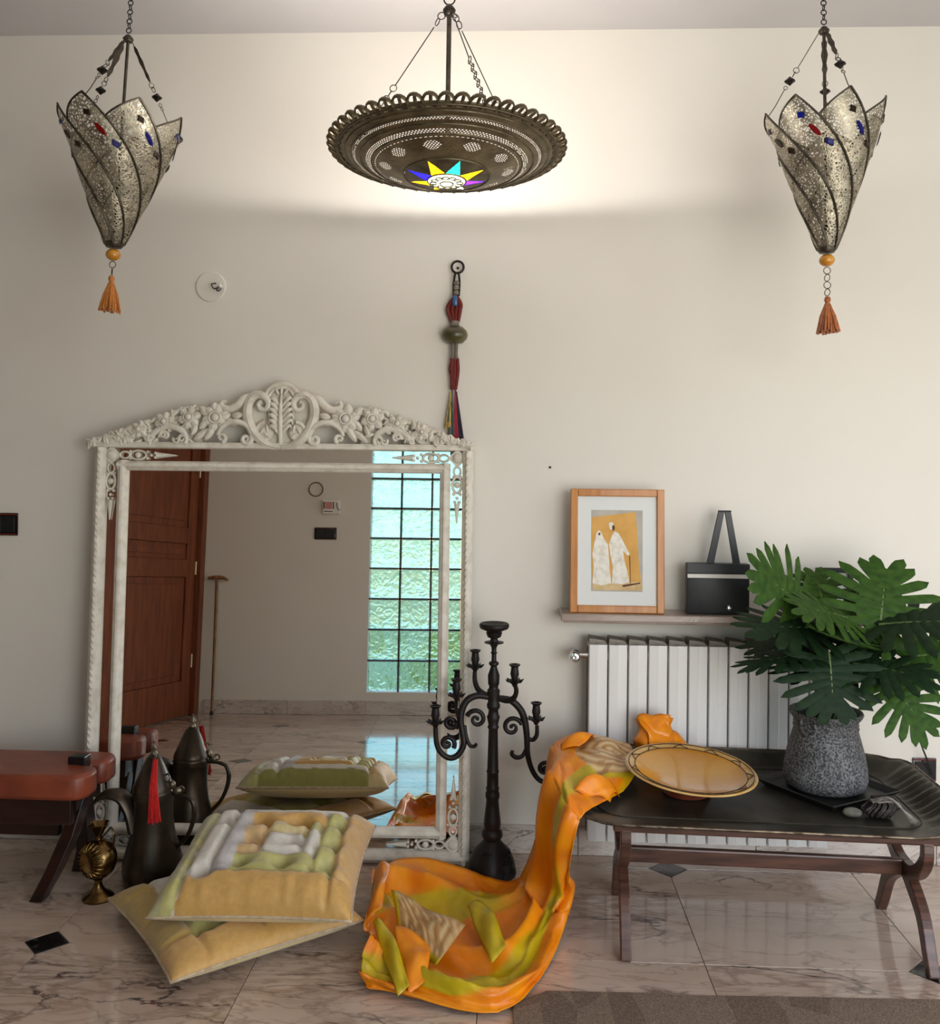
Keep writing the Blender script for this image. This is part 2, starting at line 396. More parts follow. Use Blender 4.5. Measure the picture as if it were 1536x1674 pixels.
# back board, glass panes
MB().box((0, .03, .76), (1.38, .02, 1.49)).build('back_board', M['whitewash'], mir)
MB().box((0, .008, .78), (1.19, .006, 1.32)).build('mirror_pane', M['mirror'], mir)
def pane(x0, x1, z0, z1): MB().box(((x0+x1)/2, .01, (z0+z1)/2), (x1-x0, .005, z1-z0)).build('border_pane', M['mirror'], mir)
pane(-.68, -.625, .04, 1.5); pane(.625, .68, .04, 1.5); pane(-.625, .625, 1.462, 1.515); pane(-.625, .625, .04, .092)
# mouldings: profile swept along straight bars
def bar(name, a, b, w, d, axis):
    """half-round moulding between a and b (x,z centre line), width w, proud by d"""
    pr = [(-w/2, .02), (-w/2, -.2*d), (-.38*w, -.55*d), (-.22*w, -.62*d), (-.1*w, -.95*d), (.12*w, -d), (.3*w, -.8*d), (.42*w, -.35*d), (w/2, -.2*d), (w/2, .02)]
    q = MB(); ax, az = a; bx_, bz = b
    if axis == 'z': q.add([(ax+p, y, az) for p, y in pr]+[(bx_+p, y, bz) for p, y in pr], [(i, i+1, i+11, i+10) for i in range(9)]+[tuple(range(10)), tuple(range(19, 9, -1))])
    else: q.add([(ax, y, az+p) for p, y in pr]+[(bx_, y, bz+p) for p, y in pr], [(i, i+1, i+11, i+10) for i in range(9)]+[tuple(range(10)), tuple(range(19, 9, -1))])
    return q.build(name, M['whitewash'], mir, smooth=50, fix=True)
for sx in (-1, 1):
    bar('outer_stile', (sx*.692, 0), (sx*.692, 1.515), .042, .03, 'z')
    bar('inner_stile', (sx*.607, .09), (sx*.607, 1.468), .039, .024, 'z')
bar('outer_rail', (-.712, .022), (.712, .022), .044, .03, 'x'); bar('inner_rail', (-.6265, .108), (.6265, .108), .038, .024, 'x'); bar('inner_rail', (-.6265, 1.448), (.6265, 1.448), .036, .024, 'x')
# carved bead run along the outer stiles and rail
bdm = MB().ball((0,0,0), (.0075, .006, .0125), 6, 5).mesh('bead', M['whitewash'], 180)
for sx in (-1, 1):
    q = MB(); rr = random.Random(5)
    for k in range(62):
        z = .02+k*.0243; q.T = Matrix.Translation((sx*.69, -.028, z)) @ Matrix.Rotation(sx*R_(28), 4, 'Y'); q.ball((0,0,0), (.006, .006, .0125), 6, 5)
    q.build('bead_run', M['whitewash'], mir, smooth=180)
# pierced corner ornaments lying on the border panes
def corner(sx, top):
    q = MB(); zc = 1.488 if top else .067; dz = -1 if top else 1; xc = sx*.652; y = -.002
    q.box((xc, y+.004, zc), (.05, .01, .05), (0, R_(45), 0)); q.ball((xc, y, zc), (.02, .01, .02), 10, 6)
    for d, (ux, uz) in enumerate(((-sx, 0), (0, dz))):
        def at(s, n=0.): return (xc+ux*s+(uz and n), y, zc+uz*s+(ux and n))
        q.tube([at(.025+.02*math.cos(t)*0+.0) if False else at(.05+.018*math.cos(t), .013*math.sin(t)) for t in [2*PI*i/14 for i in range(14)]], .0042, 6, closed=True)
        q.tube([at(.1+.03*math.cos(t), .017*math.sin(t)) for t in [2*PI*i/18 for i in range(18)]], .0048, 6, closed=True)
        q.ball(at(.1), (.012, .007, .012), 8, 6)
        for s, n in ((.135, .012), (.135, -.012), (.15, 0), (.165, .008), (.165, -.008)): q.ball(at(s, n), .0062, 6, 5)
        q.tube([at(.17), at(.2), at(.245)], [.012, .008, .002], 6)
        for s in (.072, .07): q.tube([at(s, -.018), at(s, .018)], .004, 6)
    q.build('corner_ornament', M['whitewash'], mir, smooth=60)
for sx in (-1, 1):
    for top in (0, 1): corner(sx, top)
# ---- carved crest
cr = thing('crest', None, None); cr.parent = mir; cr.location = (-.012, 0, 1.515)
bar_c = MB().box((0, .0, .008), (1.45, .045, .016)); bar_c.box((0, -.008, .018), (1.4, .03, .008))
bar_c.build('crest_rail', M['whitewash'], cr, bevel=.005)
def spiral(c, r0, r1, a0, turns, n=26, y=-.02):
    return [(c[0]+(r0+(r1-r0)*i/n)*math.cos(a0+turns*2*PI*i/n), y, c[1]+(r0+(r1-r0)*i/n)*math.sin(a0+turns*2*PI*i/n)) for i in range(n+1)]
def leafblob(q, c, ang, ln, wd_, y=-.02, th=.012):
    T = q.T; q.T = T @ Matrix.Translation((c[0], y, c[1])) @ Matrix.Rotation(-ang, 4, 'Y'); q.ball((0,0,0), (ln/2, th, wd_/2), 8, 6)
    q.tube([(-ln*.42, -th*.6, 0), (0, -th*1.05, 0), (ln*.42, -th*.6, 0)], .0016, 4); q.T = T
def rosette(c, r, sx, n=6):
    q = MB(); y = -.022
    for k in range(n):
        a = 2*PI*k/n+.3; leafblob(q, (sx*c[0]+.62*r*math.cos(a), c[1]+.62*r*math.sin(a)), a, r*.95, r*.78, y, .011)
    q.ring((sx*c[0], y-.012, c[1]), r*.42, r*.1, (0,1,0), 14, 5); q.ball((sx*c[0], y-.012, c[1]), (r*.32, .014, r*.32), 10, 6)
    q.build('rosette', M['whitewash'], cr, smooth=70)
def outline(u):          # crest silhouette height against |u|
    pts = [(0,.245),(.05,.235),(.08,.21),(.1,.215),(.14,.2),(.17,.165),(.21,.155),(.24,.165),(.29,.148),(.33,.165),(.38,.155),(.43,.13),(.48,.115),(.54,.098),(.6,.075),(.66,.05),(.735,.012),(.8,.0)]
    for (a, ha), (b, hb_) in zip(pts, pts[1:]):
        if a <= u <= b: return ha+(hb_-ha)*(u-a)/(b-a)
    return 0
for sx in (-1, 1):
    # thin carved ground behind the foliage, open at the arches
    top = [(sx*u, outline(u)-.016) for u in [.3+.0435*k for k in range(11)]]
    lo = [(sx*.735, .02), (sx*.47, .02), (sx*.46, .05), (sx*.41, .065), (sx*.36, .05), (sx*.34, .02), (sx*.3, .02)]
    poly = top+lo
    MB().prism(poly, -.002, .012, 'y').build('ground', M['whitewash'], cr, fix=True)
    for c, r in (((.245, .115), .05), ((.345, .115), .042), ((.438, .098), .036), ((.53, .068), .03), ((.605, .048), .022)): rosette(c, r, sx, 6)
    # arches with scroll ends
    q = MB()
    def m(pts): return [(sx*x, y, z) for x, y, z in pts]
    a1 = m(spiral((.128, .036), .004, .022, -.5*PI, -1.35, 22)) ; 
    arch = m([(.108, -.02, .05), (.118, -.02, .075), (.14, -.021, .094), (.17, -.022, .1), (.2, -.02, .094), (.225, -.02, .074), (.236, -.02, .05)])
    q.tube(a1, lerp_list([.004, .008, .011], len(a1)), 8); q.tube(spline(arch, 5), lerp_list([.011, .016, .018, .016, .01], 31), 8, flat=.7)
    a2 = m(spiral((.222, .04), .004, .018, 1.2*PI, 1.1, 18)); q.tube(a2, lerp_list([.004, .009], len(a2)), 8)
    q.build('arch_scroll', M['whitewash'], cr, smooth=70); q = MB()
    arch2 = m([(.5, -.02, .022), (.475, -.022, .055), (.44, -.024, .078), (.4, -.024, .078), (.365, -.022, .06), (.352, -.02, .034)])
    q.tube(spline(arch2, 5), lerp_list([.008, .012, .014, .012, .008], 26), 8, flat=.7)
    a3 = m(spiral((.37, .034), .004, .02, .9*PI, 1.2, 18)); q.tube(a3, lerp_list([.004, .009], len(a3)), 8)
    a4 = m(spiral((.435, .045), .003, .02, .1*PI, -1.1, 18)); q.tube(a4, lerp_list([.004, .009], len(a4)), 8)
    q.build('arch_scroll', M['whitewash'], cr, smooth=70)
    # sweeping leaf scroll at the shoulder of the cartouche
    q = MB(); sw = m([(.105, -.02, .205), (.14, -.022, .19), (.165, -.022, .162), (.195, -.022, .148), (.222, -.022, .158), (.222, -.022, .176), (.205, -.024, .176)])
    q.tube(spline(sw, 5), lerp_list([.008, .014, .016, .014, .012, .008, .004], 31), 8, flat=.7)
    for (x, z, a, l_, w_) in ((.165, .125, -.2, .045, .026), (.185, .1, .5, .05, .026), (.29, .14, .9, .05, .03), (.29, .09, -.9, .05, .026), (.265, .06, -1.0, .075, .03), (.3, .05, -.7, .07, .026), (.325, .07, -1.2, .05, .024), (.25, .155, 1.5, .04, .03), (.21, .12, 2.6, .045, .03)):
        leafblob(q, (sx*x, z), a if sx > 0 else PI-a, l_, w_)
    rr = random.Random(11+sx)
    for k in range(120):
        u = .33+.39*rr.random(); h = outline(u)-.012
        z = .022+(h-.022)*rr.random()
        if z < .07 and .345 < u < .47: continue
        leafblob(q, (sx*u, z), rr.random()*PI, .026+.018*rr.random(), .011+.007*rr.random(), -.012-.01*rr.random(), .01)
    for k in range(26):    # scalloped top edge
        u = .3+k*.0165; leafblob(q, (sx*u, outline(u)-.01), (-.4 if sx > 0 else PI+.4)+(k % 3-1)*.5, .032, .016, -.014, .011)
    for k in range(7):
        u, z = .36+.05*k, .05
        s3 = m(spiral((u+.03, min(.03+.02*(k % 2), outline(u)-.02)), .002, .014, k, 1.1, 14, -.024)); q.tube(s3, lerp_list([.003, .006], len(s3)), 6)
    q.build('foliage', M['whitewash'], cr, smooth=70)
# central cartouche: rounded shield framed by two heavy C-scrolls, with a palmette and a crowning arch
q = MB(); sh = []
for i in range(40):
    t = 2*PI*i/40; x = .122*math.sin(t)*(1-.12*max(0, -math.cos(t))); z = .112+.105*math.cos(t)
    sh.append((x, z))
q.prism(sh[::-1], -.004, .012, 'y'); q.build('shield', M['whitewash'], cr, fix=True, bevel=.004)
for sx in (-1, 1):
    half = [(.004, -.012, .006), (.05, -.016, .016), (.093, -.018, .05), (.119, -.02, .098), (.126, -.022, .145), (.115, -.024, .186), (.088, -.026, .204), (.06, -.026, .194), (.047, -.026, .17), (.058, -.027, .148), (.078, -.028, .152), (.083, -.028, .17), (.071, -.029, .176)]
    P = spline([(sx*x, y, z) for x, y, z in half], 5); q = MB()
    q.tube(P, lerp_list([.010, .016, .02, .021, .020, .018, .016, .014, .012, .010, .009, .008, .008], len(P)), 8, flat=.75)
    ed = [Vector((p.x*1.0+sx*.0, p.y-.012, p.z)) for p in P[:34]]; q.tube(ed, .005, 6); q.build('cartouche_scroll', M['whitewash'], cr, smooth=70)
    q = MB(); s2 = [(sx*x, y, z) for x, y, z in spiral((.058, .062), .005, .04, .1*PI, 1.2, 26, -.016)]; q.tube(s2, lerp_list([.004, .008, .009], len(s2)), 8); q.ball((sx*.058, -.01, .062), (.034, .014, .034), 12, 6)
    for (x, z, a) in ((.05, .05, .6), (.068, .068, 2.2), (.05, .075, 1.4)): leafblob(q, (sx*x, z), a if sx > 0 else PI-a, .03, .012, -.024, .006)
    q.build('shell_boss', M['whitewash'], cr, smooth=70)
q = MB(); ar = [(.062*math.cos(t), -.012, .188+.058*math.sin(t)) for t in [PI*.0+PI*i/18 for i in range(19)]]
q.tube(ar, .012, 8, flat=.9); q.tube([(x*.78, y-.006, .186+(z-.188)*.8) for x, y, z in ar], .007, 8); q.ball((0, -.004, .19), (.058, .012, .05), 16, 8)
q.build('crown_arch', M['whitewash'], cr, smooth=70)
q = MB(); q.tube([(0, -.016, .02), (0, -.03, .09), (0, -.03, .16), (0, -.022, .205)], [.009, .009, .007, .004], 8)
for k in range(6):
    z = .075+k*.021; l_ = .034+.016*math.sin(PI*(k+1)/7)
    for sx in (-1, 1):
        P = spline([(sx*.004, -.022, z-.02), (sx*(.012+l_*.3), -.03, z+.006), (sx*(.012+l_*.62), -.026, z+.012), (sx*(.01+l_*.75), -.018, z-.004)], 4); q.tube(P, lerp_list([.005, .0085, .007, .003], len(P)), 6, flat=.7)
for a in (-.5, 0, .5): leafblob(q, (.022*math.sin(a)*1.6, .212+.004*math.cos(a)), PI/2-a, .034, .013, -.02, .008)
q.build('palmette', M['whitewash'], cr, smooth=70)

# ================================================================== SHELF, RADIATOR AND WHAT STANDS THERE
sh_ = MB().box((.725, -.077, .9165), (1.09, .154, .027)).box((.725, -.07, .9), (1.07, .13, .012))
tag(sh_.build('radiator_shelf', M['sill_marble'], bevel=.004), 'narrow pinkish marble shelf on the wall above the radiator', 'shelf')
SZ = .9302
# radiator of twelve cast sections
M['enamel'] = mat('radiator_enamel', srgb(236,234,232), rough=.3)
M['capgrey'] = mat('grey_grille', srgb(150,142,132), srgb(112,106,98), rough=.7, scale=40)  # mottled grey for the section caps, darker than the enamel
rad = thing('radiator', 'white ribbed radiator on the wall behind the tray table', 'radiator', (.282, 0, .1))
P_ = .0722
sm = MB(); prf = [(-.0335, -.038), (-.0335, -.122), (-.031, -.128), (-.002, -.131), (.001, -.1275), (.031, -.1275), (.0335, -.122), (.0335, -.038)]
sm.prism(prf, 0, .715); secm = sm.mesh('section', M['enamel'])
cm = MB(); cm.add([(-.0335,-.038,.715),(.0335,-.038,.715),(.0335,-.122,.7155),(-.0335,-.122,.7155),(-.031,-.045,.738),(.024,-.045,.730),(.024,-.112,.728),(-.031,-.116,.736)], [(0,1,2,3)[::-1],(4,7,6,5)[::-1],(0,4,5,1)[::-1],(1,5,6,2)[::-1],(2,6,7,3)[::-1],(3,7,4,0)[::-1]])
capm = cm.mesh('section_cap', M['capgrey'])
for k in range(12):
    s_ = inst('section', secm, rad, (P_*(k+.5), 0, 0)); inst('section_cap', capm, s_)
MB().box((P_*6, -.07, .36), (P_*12, .03, .68)).build('gap_shade_backing', M['black'], rad)  # added black backing, stands in for the shade in the gaps between sections
for z in (.04, .67): MB().tube([(.01, -.08, z), (P_*12-.01, -.08, z)], .02, 10).build('pipe', M['enamel'], rad, smooth=60)
for x in (P_*2, P_*10): MB().box((x, -.022, .6), (.03, .036, .03)).build('bracket', M['enamel'], rad)
M['chrome'] = mat('chrome', srgb(210,210,208), rough=.12, metal=1)
vl = MB(); vl.tube([(.02, -.085, .67), (-.03, -.085, .67)], .012, 10); vl.tube([(-.045, -.085, .67), (-.045, -.003, .67)], .01, 10); vl.ball((-.045, -.085, .67), .02, 14, 10)
vo = vl.build('valve', M['chrome'], rad, smooth=60)
vk = MB(); vk.T = Matrix.Translation((-.05, -.1, .668)) @ Matrix.Rotation(R_(90), 4, 'X'); vk.lathe([(0, 0), (.018, 0), (.02, .006), (.02, .026), (.015, .034), (.006, .036), (0, .034)], 14); vk.build('valve_cap', M['chrome'], vo, smooth=40)

# framed picture
M['honeywood'] = mat('honey_wood', srgb(196,128,52), srgb(176,108,38), rough=.4, scale=6, stretch=(8,8,1), coat=.2)
M['matboard'] = mat('mat_board', srgb(226,228,226), rough=.6)
M['print_bg'] = mat('print_ochre', srgb(224,172,92), srgb(206,150,70), rough=.7, scale=12, sharp=(.4,.75))
M['print_grey'] = mat('print_grey', srgb(178,172,164), srgb(196,188,176), rough=.7, scale=20)
M['print_white'] = mat('print_white', srgb(240,236,226), srgb(214,204,184), rough=.7, scale=45, sharp=(.45,.7))
M['print_brown'] = mat('print_brown', srgb(92,58,34), rough=.7)
M['print_sand'] = mat('print_sand', srgb(222,196,150), srgb(204,172,120), rough=.7, scale=30)
pic = thing('framed_picture', 'honey wood framed print of two white-robed figures, standing on the marble shelf', 'picture', (.385, -.118, SZ), (R_(-4), 0, 0))
PW, PH, PB = .342, .452, .027
for sx in (-1, 1): MB().box((sx*(PW/2-PB/2), 0, PH/2), (PB, .018, PH)).build('frame_bar', M['honeywood'], pic, bevel=.003)
for z in (PB/2, PH-PB/2): MB().box((0, 0, z), (PW-2*PB, .018, PB)).build('frame_bar', M['honeywood'], pic, bevel=.003)
MB().box((0, .004, PH/2), (PW-2*PB, .004, PH-2*PB)).build('mat_board', M['matboard'], pic)
def flat(name, poly, m, y): MB().prism(poly, y-.0004, y, 'y').build(name, m, pic, fix=True)
px0, px1, pz0, pz1 = -.094, .093, .078, .375
art = MB().box(((px0+px1)/2, .0016, (pz0+pz1)/2), (px1-px0, .001, pz1-pz0)).build('art_print', M['print_grey'], pic)
def ink(name, pts, m, y):
    # pts: (s,t) in the print, t from the top
    poly = [(px0+(px1-px0)*s, pz1-(pz1-pz0)*t) for s, t in pts]
    MB().prism(poly, y-.0005, y, 'y').build(name, m, art, fix=True)
ink('ochre_ground', [(.01,.09),(.5,.05),(.86,.02),(.9,.3),(.92,.6),(.98,.93),(.02,.93),(.0,.5)], M['print_bg'], .001)
ink('sand_ground', [(.02,.9),(.98,.88),(.99,.985),(.03,.985)], M['print_sand'], .0005)
ink('robed_figure', [(.1,.28),(.14,.25),(.19,.27),(.24,.35),(.32,.42),(.34,.55),(.36,.75),(.39,.9),(.2,.93),(.02,.9),(.05,.7),(.02,.55),(.05,.42)], M['print_white'], 0)
ink('robed_figure', [(.41,.3),(.46,.26),(.52,.28),(.6,.36),(.68,.46),(.75,.54),(.71,.56),(.62,.5),(.64,.62),(.7,.75),(.74,.88),(.6,.91),(.4,.9),(.42,.7),(.37,.55),(.34,.42)], M['print_white'], -.0002)
ink('head', [(.33,.17),(.36,.15),(.42,.15),(.44,.2),(.42,.24),(.36,.24)], M['print_white'], -.0004)
ink('face', [(.4,.2),(.44,.18),(.46,.22),(.44,.25),(.41,.25)], M['print_brown'], -.0006)
ink('face', [(.13,.285),(.17,.28),(.175,.31),(.14,.315)], M['print_brown'], -.0004)
ink('cane', [(.74,.56),(.755,.56),(.77,.92),(.762,.92)], M['print_brown'], -.0004)
ink('figure_shadow', [(.6,.92),(.95,.885),(.96,.9),(.62,.945)], M['print_brown'], -.0002)

# black boxy bag with stiff strap
M['blackbag'] = mat('black_leatherette', srgb(24,26,28), srgb(30,33,36), rough=.42, scale=60, bump=.05)
bag = thing('box_bag', 'flat black box bag with a white stripe and tall strap on the marble shelf', 'bag', (.75, -.092, SZ), (0, 0, R_(-1)))
MB().rbox((0, 0, .0925), (.224, .05, .185), .004).build('body', M['blackbag'], bag, smooth=40)
MB().box((.0, -.0265, .140), (.222, .006, .014)).build('white_stripe', M['white_plastic'], bag, bevel=.001)
MB().box((.0, -.0255, .168), (.224, .003, .034)).build('flap', M['blackbag'], bag, bevel=.001)
kn = MB(); kn.T = Matrix.Translation((.038, -.025, .026)) @ Matrix.Rotation(R_(90), 4, 'X'); kn.lathe([(0, 0), (.0085, 0), (.0085, .004), (.005, .006), (.003, .003), (0, .003)], 16); kn.build('clasp', M['chrome'], bag, smooth=40)
stp = MB()
def strap(a, b, w=.024): 
    for y in (-.006, .006): stp.add([(a[0]-w/2, y-.0025, a[1]), (a[0]+w/2, y-.0025, a[1]), (b[0]+w*.42, y-.0025, b[1]), (b[0]-w*.42, y-.0025, b[1]), (a[0]-w/2, y+.0025, a[1]), (a[0]+w/2, y+.0025, a[1]), (b[0]+w*.42, y+.0025, b[1]), (b[0]-w*.42, y+.0025, b[1])], [(0,1,2,3),(7,6,5,4),(0,4,5,1),(1,5,6,2),(2,6,7,3),(3,7,4,0)])
strap((-.026, .18), (.013, .374)); strap((.07, .18), (.036, .374)); stp.rbox((.025, 0, .375), (.046, .02, .006), .0025)
stp.build('strap', M['blackbag'], bag, fix=True)
# small dark frame half hidden by the plant
sf = thing('small_frame', 'small dark picture frame behind the plant leaves on the shelf', 'picture', (1.178, -.085, SZ), (R_(-5), 0, 0))
for sx in (-1, 1): MB().box((sx*.0575, 0, .0865), (.018, .014, .173)).build('frame_bar', M['black'], sf, bevel=.002)
for z in (.009, .164): MB().box((0, 0, z), (.097, .014, .018)).build('frame_bar', M['black'], sf, bevel=.002)
MB().box((0, .003, .0865), (.098, .003, .138)).build('picture_sheet', M['matboard'], sf)

# wall plates
def plate(name, label, cat, loc, w, h, mods, red=True):
    t = thing(name, label, cat, loc)
    MB().rbox((0, -.004, 0), (w, .008, h), .003).build('cover_plate', M['glossblack'], t, smooth=40)
    M.setdefault('redbrown', mat('red_brown_plastic', srgb(96,34,22), rough=.25))
    for sz in (-1, 1): MB().rbox((0, -.0085, sz*(h/2-.006)), (w*.97, .004, .006), .0015).build('trim_strip', M['redbrown'], t)
    for k in range(mods):
        MB().rbox((-w*.43+w*.86*(k+.5)/mods, -.01, 0), (w*.84/mods, .006, h*.72), .002).build('rocker', M['black'], t)
    return t
plate('light_switch', 'black and red-brown light switch at the left edge of the wall', 'switch', (-1.978, 0, 1.216), .128, .088, 2)
ot = plate('wall_socket', 'black wall socket with a cord near the right edge', 'socket', (1.537, 0, .352), .086, .086, 1)
cd = [(1.56, -.03, .335), (1.545, -.032, .37), (1.52, -.05, .42), (1.488, -.04, .5), (1.435, -.025, .575), (1.395, -.02, .63), (1.372, -.015, .68), (1.375, -.012, .72), (1.36, -.012, .78)]
tag(MB().tube(spline(cd, 6), .0032, 6).build('power_cord', M['black'], smooth=60), 'black cord running from the wall socket up behind the leaves', 'cord')
# blank junction cover with two wire ends
jb = thing('junction_cover', 'round white cover plate with two wire ends on the wall', 'cover plate', (-1.166, 0, 2.14))
jm = MB(); jm.T = Matrix.Rotation(R_(90), 4, 'X'); jm.lathe([(.058, 0), (.058, .005), (.055, .007), (0, .007)], 40); jm.build('disc', M['wall'], jb, smooth=30)
for pts in ([(.02, -.006, .012), (.012, -.03, .004), (.02, -.035, -.012), (.032, -.03, -.012), (.04, -.02, 0)], [(.034, -.006, -.004), (.03, -.03, -.012), (.036, -.034, -.022), (.046, -.03, -.016), (.052, -.03, .002)]):
    MB().tube(spline(pts, 5), .0026, 6).build('wire', M['black'], jb, smooth=60)
MB().tube([(.042, -.022, -.008), (.05, -.034, -.002)], .0075, 10).build('connector', M['white_plastic'], jb, smooth=50)
tag(MB().ball((.141, -.003, 1.459), .0045, 8, 6).build('nail', M['black'], smooth=180), 'small dark nail in the wall above the framed picture', 'nail')

# ================================================================== TRAY TABLE
M['walnut'] = mat('dark_walnut', srgb(96,62,48), srgb(64,40,32), rough=.38, scale=7, stretch=(1,8,8), coat=.15)
M['traymetal'] = mat('blackened_tray', srgb(82,78,68), srgb(56,53,47), rough=.36, metal=.6, scale=9, bump=.12, bscale=50)
M['traybare'] = mat('worn_tray_edge', srgb(120,106,88), srgb(70,58,48), rough=.4, metal=.8, scale=30)
tb = thing('tray_table', 'low folding table with a black metal tray top on curved walnut legs', 'table', (.80, -.478, 0), (0, 0, R_(-2.6)))
ZT = .407
def rrect(hx, hy, r, n=8):
    out = []
    for cx_, cy_, a0 in ((hx-r, hy-r, 0), (-hx+r, hy-r, PI/2), (-hx+r, -hy+r, PI), (hx-r, -hy+r, 1.5*PI)):
        for k in range(n+1): a = a0+PI/2*k/n; out.append((cx_+r*math.cos(a), cy_+r*math.sin(a)))
    # extra points along the straight sides, for the ribs
    res = []
    for i, p in enumerate(out):
        res.append(p); qn = out[(i+1) % len(out)]; d = math.hypot(qn[0]-p[0], qn[1]-p[1]); k = int(d/.012)
        for s in range(1, k): res.append((p[0]+(qn[0]-p[0])*s/k, p[1]+(qn[1]-p[1])*s/k))
    return res
inner = rrect(.485, .262, .09); n_ = len(inner)
tr_ = MB(); loops = []
def rimat(p, k):
    x, y = p; a = math.atan2(y/.262, x/.50)
    # how much this point belongs to the ends / back
    ex = smooth01((abs(x)-.385)/.1); ey = smooth01((abs(y)-.16)/.1)
    ox = .11*k*ex*(1 if x > 0 else -1); oy = (.05 if y > 0 else .072)*k*ey*(1 if y > 0 else -1)
    rise = max(ex*.055*(1 if y > -.2 else max(.15, 1-(-.2-y)/.08)), ey*(.052 if y > 0 else .004))
    z = ZT+rise*smooth01(k)*1.0
    if ex > .3 and 0 < k < 1: z += ex*.006*math.sin(y*2*PI/.042)*math.sin(PI*k)
    return (x+ox, y+oy, z)
rows = [0, .12, .3, .5, .7, .88, 1.0]
vs_ = []
for k in rows: vs_ += [rimat(p, k) for p in inner]
base_n = len(vs_)
fs_ = [tuple(range(n_))]
for r in range(len(rows)-1):
    fs_ += [(r*n_+i, r*n_+(i+1) % n_, (r+1)*n_+(i+1) % n_, (r+1)*n_+i)[::-1] for i in range(n_)]
vs_ = [(x-.035, y, z) for x, y, z in vs_]
tr_.add(vs_, fs_)
tray = tr_.build('tray', M['traymetal'], tb, smooth=50, solid=.004, fix=True)
edge = MB().tube([(p[0], p[1], p[2]) for p in vs_[-n_:]], .0045, 6, closed=True); edge.build('rolled_edge', M['traybare'], tray, smooth=60)
gv = MB().tube([(x-.035, y, ZT+.003) for x, y in rrect(.482, .258, .088)], .0022, 5, closed=True); gv.build('tray_bead', M['traymetal'], tray, smooth=60)
# stand: rails, arched and cupped leg pairs, stretcher
YC = -.09
for y in (-.255, .12): MB().rbox((0, y, .381), (.95, .026, .034), .006).build('rail', M['walnut'], tb)
def legpath(pts, w0, w1, x, name):
    P = spline(pts, 6); ws = lerp_list([w0, (w0+w1)/2*1.05, w1], len(P)); q = MB(); vs2 = []; 
    for i, p in enumerate(P):
        t = (P[min(i+1, len(P)-1)]-P[max(i-1, 0)]).normalized(); nrm = Vector((0, -t.z, t.y))
        for dx, s in ((-.016, -1), (.016, -1), (.016, 1), (-.016, 1)): vs2.append((x+dx, p.y+nrm.y*s*ws[i], p.z+nrm.z*s*ws[i]))
    fs2 = [(3,2,1,0), tuple(4*(len(P)-1)+k for k in range(4))]
    for i in range(len(P)-1): fs2 += [(4*i+k, 4*i+(k+1) % 4, 4*i+4+(k+1) % 4, 4*i+4+k) for k in range(4)]
    q.add(vs2, fs2); return q.build(name, M['walnut'], tb, bevel=.004, fix=True)
for x in (-.437, .437):
    for s in (-1, 1):
        f0 = YC+s*.225; t0 = -.255 if s < 0 else .12
        legpath([(0, f0, .002), (0, f0-s*.03, .05), (0, f0-s*.085, .145), (0, YC+s*.04, .212), (0, YC, .23)], .016, .024, x, 'leg')
        legpath([(0, YC, .23), (0, YC+s*.06, .238), (0, YC+s*.12, .27), (0, (YC+s*.16+t0)/2, .318), (0, t0, .372)], .024, .014, x, 'leg')
MB().rbox((0, YC, .232), (.875, .024, .05), .006).build('stretcher', M['walnut'], tb)
Tz = .4105       # upper face of the tray

# shallow yellow footed platter
M['glaze'] = mat('ochre_glaze', srgb(214,158,62), srgb(196,132,44), rough=.18, scale=5, coat=.4, sharp=(.3,.7))
M['glazedark'] = mat('dark_glaze_line', srgb(58,38,22), srgb(84,56,30), rough=.25, scale=40)
M['glazerim'] = mat('pale_glaze_rim', srgb(214,178,112), srgb(196,150,84), rough=.25, scale=16, coat=.3)
M['terracotta'] = mat('terracotta', srgb(120,54,34), srgb(92,42,28), rough=.5, scale=20)
pl_ = thing('footed_platter', 'wide ochre glazed platter with a dark twig rim on the tray table', 'platter', (.572, -.495, Tz))
foot = MB().lathe([(.0, .002), (.075, .002), (.078, .008), (.062, .02), (.055, .036), (.07, .042), (0, .042)], 32).build('foot', M['terracotta'], pl_, smooth=40)
TT = Matrix.Translation((.012, 0, .055)) @ Matrix.Rotation(R_(5), 4, 'X') @ Matrix.Rotation(R_(3.0), 4, 'Y')
q = MB(); q.T = TT; q.lathe([(0, -.014), (.07, -.012), (.14, .002), (.205, .021), (.21, .025), (.206, .0285)], 64, cap=False); q.lathe([(.206, .0285), (.196, .0265)], 64, cap=False)
q.build('underside', M['glazerim'], pl_, smooth=60)
q = MB(); q.T = TT; q.lathe([(0, .0), (.06, .001), (.12, .007), (.165, .0165), (.178, .021)], 64, cap=False); q.build('bowl', M['glaze'], pl_, smooth=60)
q = MB(); q.T = TT; q.lathe([(.178, .021), (.197, .0268)], 64, cap=False); ro = q.build('rim_band', M['glazerim'], pl_, smooth=60)
q = MB(); q.T = TT
for rr_, z in ((.178, .0222), (.198, .0282)): q.tube([(rr_*math.cos(2*PI*i/64), rr_*math.sin(2*PI*i/64), z) for i in range(64)], .0016, 5, closed=True)
for k in range(22):
    a = 2*PI*k/22; b_ = a+.17*(1 if k % 2 else -1)
    q.tube([(.179*math.cos(a), .179*math.sin(a), .0225), (.188*math.cos((a+b_)/2+.02), .188*math.sin((a+b_)/2+.02), .0255), (.198*math.cos(b_), .198*math.sin(b_), .0285)], .0014, 5)
q.build('twig_line', M['glazedark'], ro, smooth=60)

